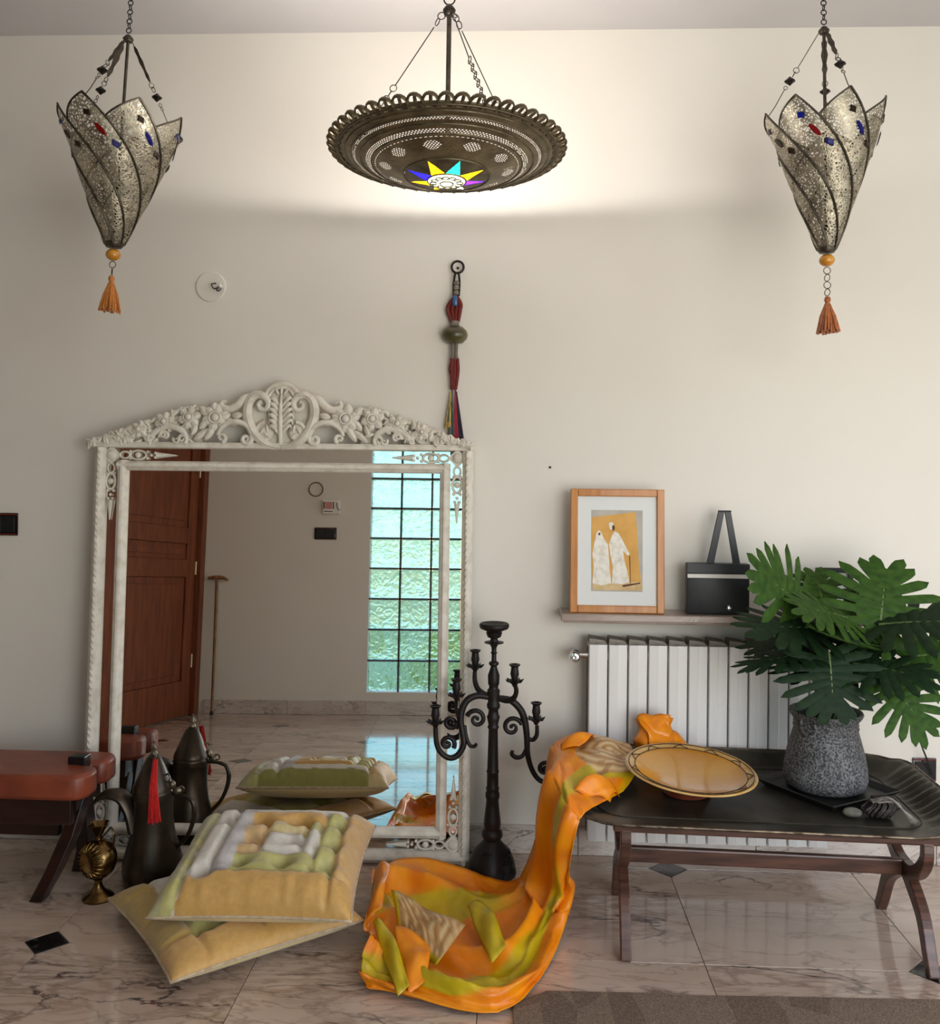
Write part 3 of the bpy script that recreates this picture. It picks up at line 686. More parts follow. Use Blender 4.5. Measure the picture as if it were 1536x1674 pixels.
# square slate tray, potted philodendron
M['slate'] = mat('black_slate', srgb(26,26,26), srgb(18,18,18), rough=.45, scale=14, bump=.1)
st_ = thing('square_tray', 'square black dish standing under the grey plant pot', 'tray', (1.035, -.445, Tz), (0, 0, R_(32)))
MB().box((0, 0, .006), (.274, .274, .01)).build('base', M['slate'], st_)
for k in range(4):
    a = k*PI/2; q = MB(); q.T = Matrix.Rotation(a, 4, 'Z')
    q.add([(-.137,-.137,.002),(.137,-.137,.002),(.16,-.16,.024),(-.16,-.16,.024),(-.132,-.132,.01),(.132,-.132,.01),(.156,-.156,.026),(-.156,-.156,.026)], [(0,1,2,3),(7,6,5,4),(3,2,6,7),(0,4,5,1),(1,5,6,2),(0,3,7,4)])
    q.build('side', M['slate'], st_, fix=True)
def pot_mat():
    m, nt, b = nodes('speckled_grey_stoneware'); b.inputs['Roughness'].default_value = .65
    tc = N(nt, 'TexCoord'); n1 = N(nt, 'TexNoise', _Scale=160., _Detail=3.); n2 = N(nt, 'TexNoise', _Scale=12., _Detail=3.); L(nt, tc.outputs['Object'], n1.inputs[0]); L(nt, tc.outputs['Object'], n2.inputs[0])
    r1 = ramp(nt, [(.4, srgb(44,44,46)), (.62, srgb(128,128,130))]); L(nt, n1.outputs['Fac'], r1.inputs[0]); r2 = ramp(nt, [(.3, (.6,.6,.6,1)), (.7, (1,1,1,1))]); L(nt, n2.outputs['Fac'], r2.inputs[0])
    mx = N(nt, 'MixRGB', blend_type='MULTIPLY'); mx.inputs[0].default_value = 1; L(nt, r1.outputs[0], mx.inputs[1]); L(nt, r2.outputs[0], mx.inputs[2]); L(nt, mx.outputs[0], b.inputs['Base Color'])
    bp = N(nt, 'Bump', _Strength=.5, _Distance=.004); L(nt, n1.outputs['Fac'], bp.inputs['Height']); L(nt, bp.outputs[0], b.inputs['Normal']); return m
M['pot'] = pot_mat()
M['soil'] = mat('soil', srgb(34,26,20), srgb(20,15,12), rough=.95, scale=60, bump=.6)
def leafmat(name, a, b_, rough=.38):
    return mat(name, a, b_, rough=.58, scale=9, spec=.16)
M['leaf'] = leafmat('philodendron_leaf', srgb(56,85,25), srgb(38,64,19))
M['leafdark'] = leafmat('philodendron_leaf_dark', srgb(24,48,22), srgb(16,34,16))  # second, darker green for some of the leaves
M['petiole'] = mat('petiole', srgb(96,116,58), srgb(70,92,44), rough=.45)
PX, PY = 1.032, -.44
plant = thing('potted_philodendron', 'split-leaf philodendron in a speckled grey pot on the tray table', 'potted plant', (PX, PY, Tz+.012))
q = MB(); q.lathe([(0, .0), (.11, .0), (.132, .012), (.14, .035), (.138, .07), (.128, .12), (.115, .165), (.108, .188), (.107, .196), (.11, .2), (.106, .207), (.109, .212), (.106, .219), (.11, .226), (.12, .238), (.124, .246), (.121, .252), (.112, .25), (.103, .236), (.1, .2), (.1, .18)], 48, cap=False)
q.v = [(x*.94, y*.94, z) for x, y, z in q.v]
po = q.build('pot', M['pot'], plant, smooth=60)
q = MB(); q.tube(spline([(-.098, -.055, .235), (-.1, -.062, .2), (-.08, -.08, .185), (-.06, -.088, .2), (-.07, -.09, .226)], 5), .005, 6); q.v = [(x*.94, y*.94, z) for x, y, z in q.v]; q.build('lug', M['pot'], po, smooth=60)
MB().lathe([(0, .19), (.095, .188)], 24, cap=False).build('soil', M['soil'], plant)
def leaf_mesh(seed, n=8, web=.27):
    """deeply lobed blade: base at the origin, tip at x=1, width about 1"""
    rr = random.Random(seed); q = MB()
    def zf(x, y): return -.10*(x-.3)**2-.2*abs(y)**1.6+.05*abs(y)
    # central blade
    nb = 12; rows_ = []
    for i in range(nb+1):
        s = -.06+1.03*i/nb; w = web*(math.sin(PI*min(1, max(0, (s+.1)/1.1))**.8)**.7)*(1.0-.35*max(0, s))+.008
        rows_.append((s, w))
    vs2 = []; 
    for s, w in rows_:
        for y in (-w, 0, w): vs2.append((s, y, zf(s, y)+(-.006 if y == 0 else 0)))
    q.add(vs2, [(3*i+k, 3*i+3+k, 3*i+4+k, 3*i+1+k) for i in range(nb) for k in range(2)])
    for sd in (-1, 1):
        for k in range(n):
            u = k/(n-1); s = .02+.80*u; ang = R_(140-122*u**.85+rr.uniform(-5, 5)); ln = (.40+.34*math.sin(PI*(.16+.62*u)))*(1-.25*u)*rr.uniform(.92, 1.06)
            w0 = .06; w1 = .082*(1-.15*u)
            dx, dy = math.cos(ang), math.sin(ang)*sd; nx, ny = -dy, dx; b = len(q.v); sg = []
            for i in range(8):
                t = i/7; r = ln*t
                w = (w0+(w1-w0)*min(1, t*1.6))*(1 if t < .72 else math.sqrt(max(0, 1-((t-.72)/.28)**2))*.98+.02)
                bend = -.10*t*t*math.cos(ang)*0; x_ = s+dx*r+.05*t*t; y_ = dy*r
                for c in (-1, 0, 1):
                    X_, Y_ = x_+nx*w*c, y_+ny*w*c; sg.append((X_, Y_, zf(X_, Y_)+(.012 if c == 0 else -.004)+.001*k))
            q.add(sg, [(3*i+c, 3*i+3+c, 3*i+4+c, 3*i+1+c) if sd > 0 else (3*i+c, 3*i+1+c, 3*i+4+c, 3*i+3+c) for i in range(7) for c in range(2)])
    # terminal lobe
    sg = []
    for i in range(8):
        t = i/7; w = .085*(1 if t < .6 else math.sqrt(max(0, 1-((t-.6)/.4)**2))+.01); x_ = .8+.28*t
        for c in (-1, 0, 1): sg.append((x_, w*c, zf(x_, w*c)+(.01 if c == 0 else 0)))
    q.add(sg, [(3*i+c, 3*i+3+c, 3*i+4+c, 3*i+1+c) for i in range(7) for c in range(2)])
    return q
leafA = [leaf_mesh(s).mesh('leaf', M['leaf'], 60) for s in (1, 2, 3)]
leafB = [leaf_mesh(s).mesh('leaf', M['leafdark'], 60) for s in (4, 5, 6)]
ribm = MB().tube([(-.08, 0, .0), (.3, 0, .004), (.7, 0, -.012), (1.0, 0, -.045)], [.014, .011, .007, .003], 6).mesh('midrib', M['petiole'], 60)
org = Vector((PX, PY, Tz+.012+.2))
def add_leaf(base, tip, normal, width, midgreen, k, petiole=True):
    """base, tip: world points; normal: rough facing of the upper side"""
    B, T_ = Vector(base), Vector(tip); x = (T_-B); ln = x.length*.86; x.normalize(); nz = Vector(normal); nz = (nz-x*nz.dot(x)).normalized(); y = nz.cross(x)
    o = bpy.data.objects.new('leaf', (leafA if midgreen else leafB)[k % 3]); COL.objects.link(o); o.parent = plant
    m4 = Matrix((( x.x*ln, y.x*width, nz.x*ln, 0), (x.y*ln, y.y*width, nz.y*ln, 0), (x.z*ln, y.z*width, nz.z*ln, 0), (0,0,0,1)))
    loc = B-Vector(plant.location)
    o.matrix_local = Matrix.Translation(loc) @ m4
    rb = bpy.data.objects.new('midrib', ribm); COL.objects.link(rb); rb.parent = o
    if petiole:
        st0 = Vector((random.uniform(-.03,.03), random.uniform(-.03,.03), .185)); mid = (st0+loc)/2+Vector((0, 0, .05)); mid += (Vector((loc.x, loc.y, 0))-Vector((st0.x, st0.y, 0)))*-.18
        MB().tube(spline([st0, mid, loc], 6), lerp_list([.008, .006, .004], 13), 6).build('petiole', M['petiole'], plant, smooth=60)
for k, a in enumerate((
    ((0.985, -0.36, 0.995), (0.80, -0.46, 1.14), (0.25, -0.8, 0.55), 0.3, 1),
    ((1.21, -0.42, 0.945), (1.262, -0.34, 1.15), (0, -0.85, 0.5), 0.34, 1),
    ((1.03, -0.44, 0.94), (0.755, -0.54, 0.968), (0.0, -0.35, 0.9), 0.27, 0),
    ((1.04, -0.4, 0.905), (0.79, -0.4, 0.876), (0.1, -0.25, 0.95), 0.24, 0),
    ((0.955, -0.52, 0.875), (0.73, -0.56, 0.848), (0.1, -0.15, 0.98), 0.16, 0),
    ((1.002, -0.56, 0.875), (0.997, -0.63, 0.70), (-0.02, -0.82, 0.5), 0.27, 0),
    ((1.282, -0.46, 0.857), (1.501, -0.44, 0.881), (-0.05, -0.75, 0.6), 0.26, 1),
    ((1.182, -0.55, 0.808), (1.292, -0.62, 0.653), (0.1, -0.85, 0.45), 0.22, 1),
    ((1.219, -0.44, 0.96), (1.48, -0.52, 0.997), (0, -0.4, 0.9), 0.28, 0),
    ((1.052, -0.34, 1.012), (1.052, -0.24, 1.115), (0, -0.8, 0.6), 0.22, 1),
    ((1.105, -0.52, 0.844), (1.305, -0.62, 0.826), (0.0, -0.45, 0.9), 0.22, 0),
    ((1.113, -0.4, 0.971), (0.919, -0.48, 1.03), (0.0, -0.45, 0.85), 0.26, 1),
    ((1.157, -0.36, 0.986), (1.283, -0.24, 1.055), (0, -0.6, 0.8), 0.26, 1),
    ((1.117, -0.5, 0.909), (0.94, -0.6, 0.951), (0.0, 0.25, -0.95), 0.16, 1),
    ((1.107, -0.45, 0.83), (1.223, -0.4, 0.913), (0.1, -0.8, 0.5), 0.2, 0),
    ((0.973, -0.44, 0.795), (0.956, -0.36, 0.859), (0, -0.7, 0.7), 0.2, 0),
    )): add_leaf(*a, k)

# ================================================================== HANGING LAMPS
def mnode(nt, op, a, b=None, clamp=False):
    n = nt.nodes.new('ShaderNodeMath'); n.operation = op; n.use_clamp = clamp
    for i, v in enumerate((a, b)):
        if v is None: continue
        if isinstance(v, (int, float)): n.inputs[i].default_value = v
        else: nt.links.new(v, n.inputs[i])
    return n.outputs[0]
def pierced(name, col, col2, rough, build_mask):
    """sheet metal whose fretwork holes let light and sight through"""
    m, nt, b = nodes(name); out = nt.nodes['Material Output']
    b.inputs['Metallic'].default_value = .75; b.inputs['Roughness'].default_value = rough
    tc = N(nt, 'TexCoord'); nz = N(nt, 'TexNoise', _Scale=14., _Detail=4.); L(nt, tc.outputs['Object'], nz.inputs[0]); r = ramp(nt, [(.35, col), (.65, col2)]); L(nt, nz.outputs['Fac'], r.inputs[0]); L(nt, r.outputs[0], b.inputs['Base Color'])
    mask, height = build_mask(nt, tc)
    tr = N(nt, 'BsdfTransparent'); mx = N(nt, 'MixShader'); L(nt, mask, mx.inputs[0]); L(nt, b.outputs[0], mx.inputs[1]); L(nt, tr.outputs[0], mx.inputs[2]); L(nt, mx.outputs[0], out.inputs[0])
    bp = N(nt, 'Bump', _Strength=.6, _Distance=.003); L(nt, height, bp.inputs['Height']); L(nt, bp.outputs[0], b.inputs['Normal'])
    return m
def fret_mask(nt, tc):
    nz = N(nt, 'TexNoise', _Scale=40., _Detail=1.); L(nt, tc.outputs['Object'], nz.inputs[0])
    sc = N(nt, 'VectorMath', operation='SCALE'); L(nt, nz.outputs['Color'], sc.inputs[0]); sc.inputs['Scale'].default_value = .02
    ad = N(nt, 'VectorMath', operation='ADD'); L(nt, tc.outputs['Object'], ad.inputs[0]); L(nt, sc.outputs[0], ad.inputs[1])
    v = N(nt, 'TexVoronoi', feature='DISTANCE_TO_EDGE', _Scale=104.); L(nt, ad.outputs[0], v.inputs['Vector'])
    v2 = N(nt, 'TexVoronoi', feature='F1', _Scale=104.); L(nt, ad.outputs[0], v2.inputs['Vector'])
    a = mnode(nt, 'GREATER_THAN', v.outputs['Distance'], .17); bb = mnode(nt, 'GREATER_THAN', v2.outputs['Distance'], .16)
    return mnode(nt, 'MULTIPLY', a, bb), v.outputs['Distance']
M['fret'] = pierced('pierced_pewter', srgb(178,168,146), srgb(124,116,98), .36, fret_mask)
M['iron'] = mat('dark_iron', srgb(58,52,46), srgb(40,36,32), rough=.45, metal=.8, scale=30)
M['ribmetal'] = mat('rib_pewter', srgb(92,84,72), srgb(62,56,48), rough=.4, metal=.8, scale=30)
def glass(name, col, rough=.15, em=0):
    m, nt, b = nodes(name); b.inputs['Base Color'].default_value = col; b.inputs['Roughness'].default_value = rough; b.inputs['Transmission Weight'].default_value = .55; b.inputs['IOR'].default_value = 1.3
    return m
M['gemred'] = glass('red_glass', srgb(150,22,18)); M['gemblue'] = glass('blue_glass', srgb(30,34,140)); M['gemdark'] = glass('smoke_glass', srgb(58,40,24))
M['goldbead'] = mat('amber_bead', srgb(206,142,36), srgb(178,112,24), rough=.22, scale=30, coat=.5)
M['tassel'] = mat('orange_silk', srgb(206,128,40), srgb(166,92,24), rough=.6, scale=30, stretch=(8,8,1), sheen=.4)

def lantern(label, loc, R, H, a0, tilt, gems, tlen, tcol):
    t = thing('hanging_lantern', label, 'lantern', loc, tilt, 'pierced metal petal lanterns')
    n = 7; da = 2*PI/n
    def rad_(h): h = min(h, 1.06); return R*(.15+.85*(h**.92))
    def tw(h): return -2.3*h           # ribs sweep to the left on their way up
    for i in range(n):
        def P(u, k, i=i, off=0):
            top = .87+.16*u; h = top*k
            a = a0+da*(i+u)+tw(h); r = rad_(h)+.012*math.sin(PI*u)*h+off
            return (r*math.cos(a), r*math.sin(a), H*h)
        q = MB(); q.grid(lambda a, b: P(a, b), 10, 18); pet = q.build('petal', M['fret'], t, smooth=180)
        rb = MB(); rb.tube([P(1, k/20, off=.002) for k in range(21)], lerp_list([.003, .0042, .0042, .0035], 21), 6); rb.tube([P(u/8, 1, off=.001) for u in range(9)], .003, 6); rb.build('rib', M['ribmetal'], t, smooth=60)
        # coloured glass set in the petal
        for (u, k, w, l_, shp), gm_ in zip(((.70, .90, .0125, .016, 's'), (.66, .79, .0085, .026, 'l'), (.76, .69, .0125, .018, 's')), gems[(i+1) % 3]):
            c = Vector(P(u, k, off=.003)); e1 = (Vector(P(u+.05, k, off=.003))-c).normalized(); e2 = (Vector(P(u, k+.03, off=.003))-c).normalized(); nrm = e1.cross(e2).normalized()
            pts = [(-w, 0), (0, -l_), (w, 0), (0, l_)] if shp == 's' else [(w*math.sin(s)*abs(math.cos(s/2)) if 0 else w*math.sin(s), -l_*math.cos(s)) for s in [2*PI*j/10 for j in range(10)]]
            g = MB(); vv = [c+e1*x+e2*y for x, y in pts]+[c+nrm*.003+(e1*x+e2*y)*.75 for x, y in pts]; m_ = len(pts)
            g.add(vv, [tuple(range(m_))[::-1], tuple(range(m_, 2*m_))]+[(j, (j+1) % m_, m_+(j+1) % m_, m_+j) for j in range(m_)]); g.build('glass_gem', M[gm_], pet, fix=True)
    MB().lathe([(.0, -.012), (R*.13, -.01), (R*.17, 0), (R*.17, .006), (R*.12, .012)], 14).build('collar', M['ribmetal'], t, smooth=40)
    MB().ball((0, 0, -.034), (.0245, .0245, .02), 16, 10).build('bead', M['goldbead'], t, smooth=180)
    # drop: rings and tassel
    z = -.056; dr_ = MB(); k = 0
    while z > -.056-tlen: dr_.ring((0, 0, z-.011), .011, .0014, (0, 1, 0) if k % 2 == 0 else (1, .6, 0), 14, 5); z -= .0235; k += 1
    dr_.build('drop_ring', M['ribmetal'], t, smooth=60)
    kn_ = MB().lathe([(0, z), (.008, z-.002), (.011, z-.012), (.007, z-.022), (.012, z-.03)], 12, cap=False); tk = kn_.build('tassel_knot', tcol, t, smooth=60)
    ts = MB(); rr = random.Random(int(abs(loc[0])*100))
    for s in range(46):
        a = 2*PI*s/46*7.3; r1 = .037*math.sqrt((s+1)/46); z1 = z-.115+rr.uniform(-.008, .006)
        ts.tube([(.006*math.cos(a), .006*math.sin(a), z-.024), (r1*.62*math.cos(a), r1*.62*math.sin(a), z-.065), (r1*math.cos(a), r1*math.sin(a), z1)], [.003, .0042, .0036], 5)
    ts.build('tassel_skirt', tcol, t, smooth=60)
    # suspension: hub, rod, three arms of strip, bead and wire
    HZ = H+.27
    hub = MB(); hub.lathe([(0, HZ-.012), (.014, HZ-.01), (.018, HZ), (.008, HZ+.012), (0, HZ+.014)], 12); hub.build('hub', M['ribmetal'], t, smooth=60)
    MB().tube([(0, 0, HZ), (0, 0, .06)], .0055, 8).build('rod', M['ribmetal'], t, smooth=60)
    for k in range(3):
        a = a0+da*(1+[0, 2, 5][k])+tw(1.02); tip = Vector((rad_(1.02)*.98*math.cos(a), rad_(1.02)*.98*math.sin(a), H*1.0)); top = Vector((.012*math.cos(a), .012*math.sin(a), HZ)); d = tip-top
        side = d.cross(Vector((0, 0, 1))).normalized(); nrm = d.cross(side).normalized()
        sp = MB(); prof_ = [(.06, .003), (.1, .009), (.16, .007), (.22, .011), (.3, .006), (.36, .009), (.42, .003)]
        vv = []
        for s, w in prof_: vv += [top+d*s-side*w+nrm*.001, top+d*s+side*w+nrm*.001]
        for s, w in prof_: vv += [top+d*s-side*w-nrm*.001, top+d*s+side*w-nrm*.001]
        m_ = len(prof_); o_ = 2*m_
        sp.add(vv, [(2*j, 2*j+1, 2*j+3, 2*j+2) for j in range(m_-1)]+[(o_+2*j, o_+2*j+2, o_+2*j+3, o_+2*j+1) for j in range(m_-1)]+[(2*j, 2*j+2, o_+2*j+2, o_+2*j) for j in range(m_-1)]+[(2*j+1, o_+2*j+1, o_+2*j+3, 2*j+3) for j in range(m_-1)])
        sp.tube([top, top+d*.08], .0015, 5); sp.build('hanger_strip', M['ribmetal'], t, fix=True)
        ch = MB()
        for s in (.455, .50): ch.ring(top+d*s, .009, .0013, side if s < .48 else nrm, 12, 5)
        ch.build('hanger_ring', M['ribmetal'], t, smooth=60); ch = MB()
        for s in (.66, .70): ch.ring(top+d*s, .006, .0012, side if s < .68 else nrm, 10, 5)
        ch.tube([top+d*.72, top+d*.86-Vector((0, 0, .004)), tip], .0016, 5); ch.build('hanger_wire', M['ribmetal'], t, smooth=60)
        bd = MB(); c = top+d*.58; bd.lathe([(0, -.016), (.011, -.006), (.019, 0), (.011, .006), (0, .016)], 6, tuple(c)); bd.build('hanger_bead', M['iron'], t)
    # chain to the ceiling
    zc = ZC-loc[2]; ch = MB(); z = HZ+.012; k = 0
    while z < zc-.02: ch.ring((0, 0, z+.016), .0085, .0018, (0, 1, 0) if k % 2 == 0 else (1, 0, 0), 12, 5, sy=1.0); ch.ring((0, 0, z+.016), .0085, .0018, (0, 1, 0) if k % 2 == 0 else (1, 0, 0), 12, 5); z += .0155; k += 1
    ch.build('chain', M['iron'], t, smooth=60)
    MB().lathe([(0, zc-.03), (.02, zc-.028), (.045, zc-.006), (.045, zc-.001), (0, zc-.001)], 20).build('ceiling_rose', M['iron'], t, smooth=50)
    return t
G3 = [('gemdark', 'gemred', 'gemblue'), ('gemdark', 'gemblue', 'gemdark'), ('gemblue', 'gemdark', 'gemdark')]
M['tassel2'] = mat('rust_silk', srgb(186,104,34), srgb(128,62,18), rough=.6, scale=30, stretch=(8,8,1), sheen=.4)
lantern('silver pierced petal lantern with a short-strung pale orange tassel, hanging above the mirror', (-1.332, -.5, 2.185), .194, .42, R_(-123), (R_(-1), R_(3), 0), G3, .04, M['tassel'])
lantern('silver pierced petal lantern with a long-strung rust tassel, hanging above the potted plant', (1.0, -.5, 2.168), .178, .44, R_(-103), (R_(-1), R_(-1), 0), [('gemdark', 'gemblue', 'gemdark'), ('gemdark', 'gemdark', 'gemdark'), ('gemblue', 'gemred', 'gemblue')], .09, M['tassel2'])

# ---- bowl chandelier
def bowl_mask(nt, tc):
    sp = N(nt, 'SeparateXYZ'); L(nt, tc.outputs['UV'], sp.inputs[0]); u, v = sp.outputs[0], sp.outputs[1]
    total = None
    def band(v0, v1, nu, rows_, rad2):
        s = mnode(nt, 'DIVIDE', mnode(nt, 'SUBTRACT', v, v0), (v1-v0)/rows_); row = mnode(nt, 'FLOOR', s); fv = mnode(nt, 'SUBTRACT', mnode(nt, 'FRACT', s), .5)
        uu = mnode(nt, 'ADD', mnode(nt, 'MULTIPLY', u, float(nu)), mnode(nt, 'MULTIPLY', row, .5)); fu = mnode(nt, 'SUBTRACT', mnode(nt, 'FRACT', uu), .5)
        d2 = mnode(nt, 'ADD', mnode(nt, 'MULTIPLY', fu, fu), mnode(nt, 'MULTIPLY', fv, fv))
        h = mnode(nt, 'LESS_THAN', d2, rad2); h = mnode(nt, 'MULTIPLY', h, mnode(nt, 'GREATER_THAN', v, v0)); return mnode(nt, 'MULTIPLY', h, mnode(nt, 'LESS_THAN', v, v1))
    def add(x):
        nonlocal total
        total = x if total is None else mnode(nt, 'MAXIMUM', total, x)
    add(band(.20, .265, 190, 3, .085)); add(band(.42, .50, 150, 3, .09)); add(band(.56, .575, 90, 1, .09))
    # medallions of dots
    fu = mnode(nt, 'SUBTRACT', mnode(nt, 'FRACT', mnode(nt, 'ADD', mnode(nt, 'MULTIPLY', u, 10.), .25)), .5); fv = mnode(nt, 'SUBTRACT', v, .72)
    d2 = mnode(nt, 'ADD', mnode(nt, 'MULTIPLY', mnode(nt, 'MULTIPLY', fu, fu), 1.0), mnode(nt, 'MULTIPLY', mnode(nt, 'MULTIPLY', fv, fv), 7.5))
    dots = band(.6, .84, 120, 9, .085); add(mnode(nt, 'MULTIPLY', dots, mnode(nt, 'LESS_THAN', d2, .055)))
    nz = N(nt, 'TexNoise', _Scale=90., _Detail=2.); L(nt, tc.outputs['Object'], nz.inputs[0])
    return total, nz.outputs['Fac']
M['bowl'] = pierced('pierced_bronze', srgb(142,128,100), srgb(104,92,70), .42, bowl_mask)
M['bronze'] = mat('dark_bronze', srgb(118,106,82), srgb(84,74,58), rough=.45, metal=.75, scale=30)
def pane_mat(name, col):
    m, nt, b = nodes(name); out = nt.nodes['Material Output']; nt.nodes.remove(b)
    tl = N(nt, 'BsdfTranslucent'); tl.inputs['Color'].default_value = col; gl_ = N(nt, 'BsdfGlossy', _Roughness=.15); tr = N(nt, 'BsdfTransparent'); tr.inputs['Color'].default_value = col
    m1 = N(nt, 'MixShader'); m1.inputs[0].default_value = .3; L(nt, tl.outputs[0], m1.inputs[1]); L(nt, tr.outputs[0], m1.inputs[2])
    m2 = N(nt, 'MixShader'); m2.inputs[0].default_value = .06; L(nt, m1.outputs[0], m2.inputs[1]); L(nt, gl_.outputs[0], m2.inputs[2]); L(nt, m2.outputs[0], out.inputs[0]); return m
M['py'] = pane_mat('yellow_pane', (1, .62, .03, 1)); M['pb'] = pane_mat('blue_pane', (.05, .04, .75, 1)); M['pt'] = pane_mat('teal_pane', (.05, .75, .6, 1)); M['pv'] = pane_mat('violet_pane', (.2, .07, .6, 1)); M['pw'] = pane_mat('milk_pane', (.42, .44, .38, 1)); M['pr'] = pane_mat('rose_pane', (.8, .1, .25, 1))
chd = thing('bowl_chandelier', 'lit bronze pierced bowl chandelier with a coloured glass star, hanging on chains', 'chandelier', (-.207, -.75, 2.402), (R_(-4.0), 0, 0))
prof = [(.326, .0), (.318, -.006), (.308, -.008), (.3, -.016), (.288, -.021), (.274, -.031), (.255, -.043), (.23, -.058), (.205, -.073), (.18, -.087), (.15, -.104), (.128, -.115)]
prof = [(r, z*.6) for r, z in prof]
q = MB(); q.lathe(prof, 96, cap=False)
lens_ = [0]
for (a, b_), (c, d) in zip(prof, prof[1:]): lens_.append(lens_[-1]+math.hypot(c-a, d-b_))
q.uv = [(i/96, lens_[j]/lens_[-1]) for i in range(96) for j in range(len(prof))]
bo = q.build('bowl', M['bowl'], chd, smooth=60)
for (r, z) in ((.3265, 0), (.304, -.007), (.286, -.0135), (.26, -.0245), (.226, -.0365), (.129, -.0695)): MB().ring((0, 0, z), r, .003, (0, 0, 1), 72, 5).build('rim_bead', M['bronze'], bo, smooth=60)
# scalloped gallery of loops
def loopmesh():
    q = MB(); w = .0215
    q.tube([(w*math.cos(PI*i/8), 0, .028*math.sin(PI*i/8)) for i in range(9)], .0082, 6, cap=True, flat=.5)
    q.tube([(-.003, 0, .026), (.0, 0, .0)], .0052, 5); q.tube([(-.0205, 0, .0), (.0205, 0, .0)], .0045, 5)
    q.tube([(-.014, 0, .0), (-.014, 0, -.014), (.014, 0, -.014), (.014, 0, 0)], .0035, 5)
    return q.mesh('gallery_loop', M['bronze'], 60)
lm = loopmesh(); NL = 50
for k in range(NL):
    a = 2*PI*k/NL; inst('gallery_loop', lm, chd, (.331*math.cos(a), .331*math.sin(a), .004), (R_(-62), 0, a-PI/2))
# star of coloured panes round a milky boss
cols = ['py', 'pt', 'py', 'pv', 'py', 'pb', 'py', 'pb']; cols = ['pt', 'py', 'pv', 'pw', 'py', 'py', 'pb', 'py']
for k in range(8):
    a = -PI/2+PI/8+k*PI/4; s = PI/8
    def pp(r, an, z): return (r*math.cos(an), r*math.sin(an), z)
    zi, zo = -.086, -.069; A, B_, T_ = pp(.058, a-s, zi), pp(.058, a+s, zi), pp(.122, a, zo-.001); C_, D_ = pp(.128, a-s, zo), pp(.128, a+s, zo)
    E_ = pp(.128, a, zo)
    MB().add([A, B_, T_], [(0, 2, 1)]).build('star_pane', M[cols[k]], chd, solid=.002)
    MB().add([A, C_, E_, T_], [(0, 3, 2, 1)]).build('gusset', M['bronze'], chd, solid=.002); MB().add([B_, D_, E_, T_], [(0, 1, 2, 3)]).build('gusset', M['bronze'], chd, solid=.002)
MB().lathe([(.058, -.086), (.045, -.091), (.02, -.095), (0, -.096)], 24, cap=False).build('boss', M['pw'], chd, smooth=60, solid=.002)
q = MB()
for k in range(12):
    a = 2*PI*k/12; q.ring((.04*math.cos(a), .04*math.sin(a), -.0935), .0095, .002, (0, 0, 1), 10, 5)
q.ring((0, 0, -.096), .02, .0025, (0, 0, 1), 16, 5); q.ring((0, 0, -.087), .058, .003, (0, 0, 1), 28, 5); q.build('boss_wire', M['bronze'], chd, smooth=60)
# rod, hub and chains
HZ = .445
MB().tube([(0, 0, HZ), (0, 0, -.04)], .0075, 10).build('rod', M['ribmetal'], chd, smooth=60)
q = MB(); q.lathe([(0, -.055), (.02, -.053), (.02, -.03), (.011, -.025), (0, -.025)], 14); q.build('lamp_holder', M['iron'], chd, smooth=50)
q = MB(); q.lathe([(0, HZ-.02), (.016, HZ-.015), (.02, HZ), (.008, HZ+.016), (0, HZ+.018)], 12); q.build('hub', M['iron'], chd, smooth=60)
for k, an in enumerate((PI*.97, -PI*.36, PI*.2)):
    top = Vector((.016*math.cos(an), .016*math.sin(an), HZ-.005)); end = Vector((.3*math.cos(an), .3*math.sin(an), .012)); d = end-top; nd = d.normalized(); sd = nd.cross(Vector((0, 0, 1))).normalized(); up = nd.cross(sd)
    q = MB(); Ln = d.length; s = .0
    for j in range(2): q.ring(top+nd*(.014+j*.022), .0115, .0017, sd if j % 2 == 0 else up, 12, 5)
    q.tube([top+nd*.055, top+nd*(Ln*.52)], .0018, 5); s = Ln*.52; j = 0
    while s < Ln-.01: q.ring(top+nd*(s+.010), .0108, .0015, sd if j % 2 == 0 else (up+sd*.4), 12, 5); s += .0195; j += 1
    q.build('hanger_chain', M['iron'], chd, smooth=60)
ch = MB(); z = HZ+.016; k = 0
while z < ZC-2.402-.02: ch.ring((0, 0, z+.017), .0165, .0024, (0, 1, 0) if k % 2 == 0 else (1, 0, 0), 14, 5); z += .028; k += 1
ch.build('ceiling_chain', M['iron'], chd, smooth=60)
MB().lathe([(0, .671), (.025, .673), (.05, .701), (.05, .708), (0, .708)], 20).build('ceiling_rose', M['iron'], chd, smooth=50)
def emis(name, col, s):
    m, nt, b = nodes(name); b.inputs['Emission Color'].default_value = col; b.inputs['Emission Strength'].default_value = s; b.inputs['Base Color'].default_value = (.9,.9,.9,1); return m
M['bulbglow'] = emis('lit_bulb', (1, .95, .86, 1), 30)
for k in range(3):
    a = k*2*PI/3+.4; MB().ball((.055*math.cos(a), .055*math.sin(a), -.052), (.018, .018, .02), 12, 8).build('bulb', M['bulbglow'], chd, smooth=180)
    l = bpy.data.lights.new('bulb_light', 'POINT'); l.energy = 10.5; l.color = (1, .965, .925); l.shadow_soft_size = .03
    lo_ = bpy.data.objects.new('bulb_light', l); COL.objects.link(lo_); lo_.parent = chd; lo_.location = (.055*math.cos(a), .055*math.sin(a), -.026)

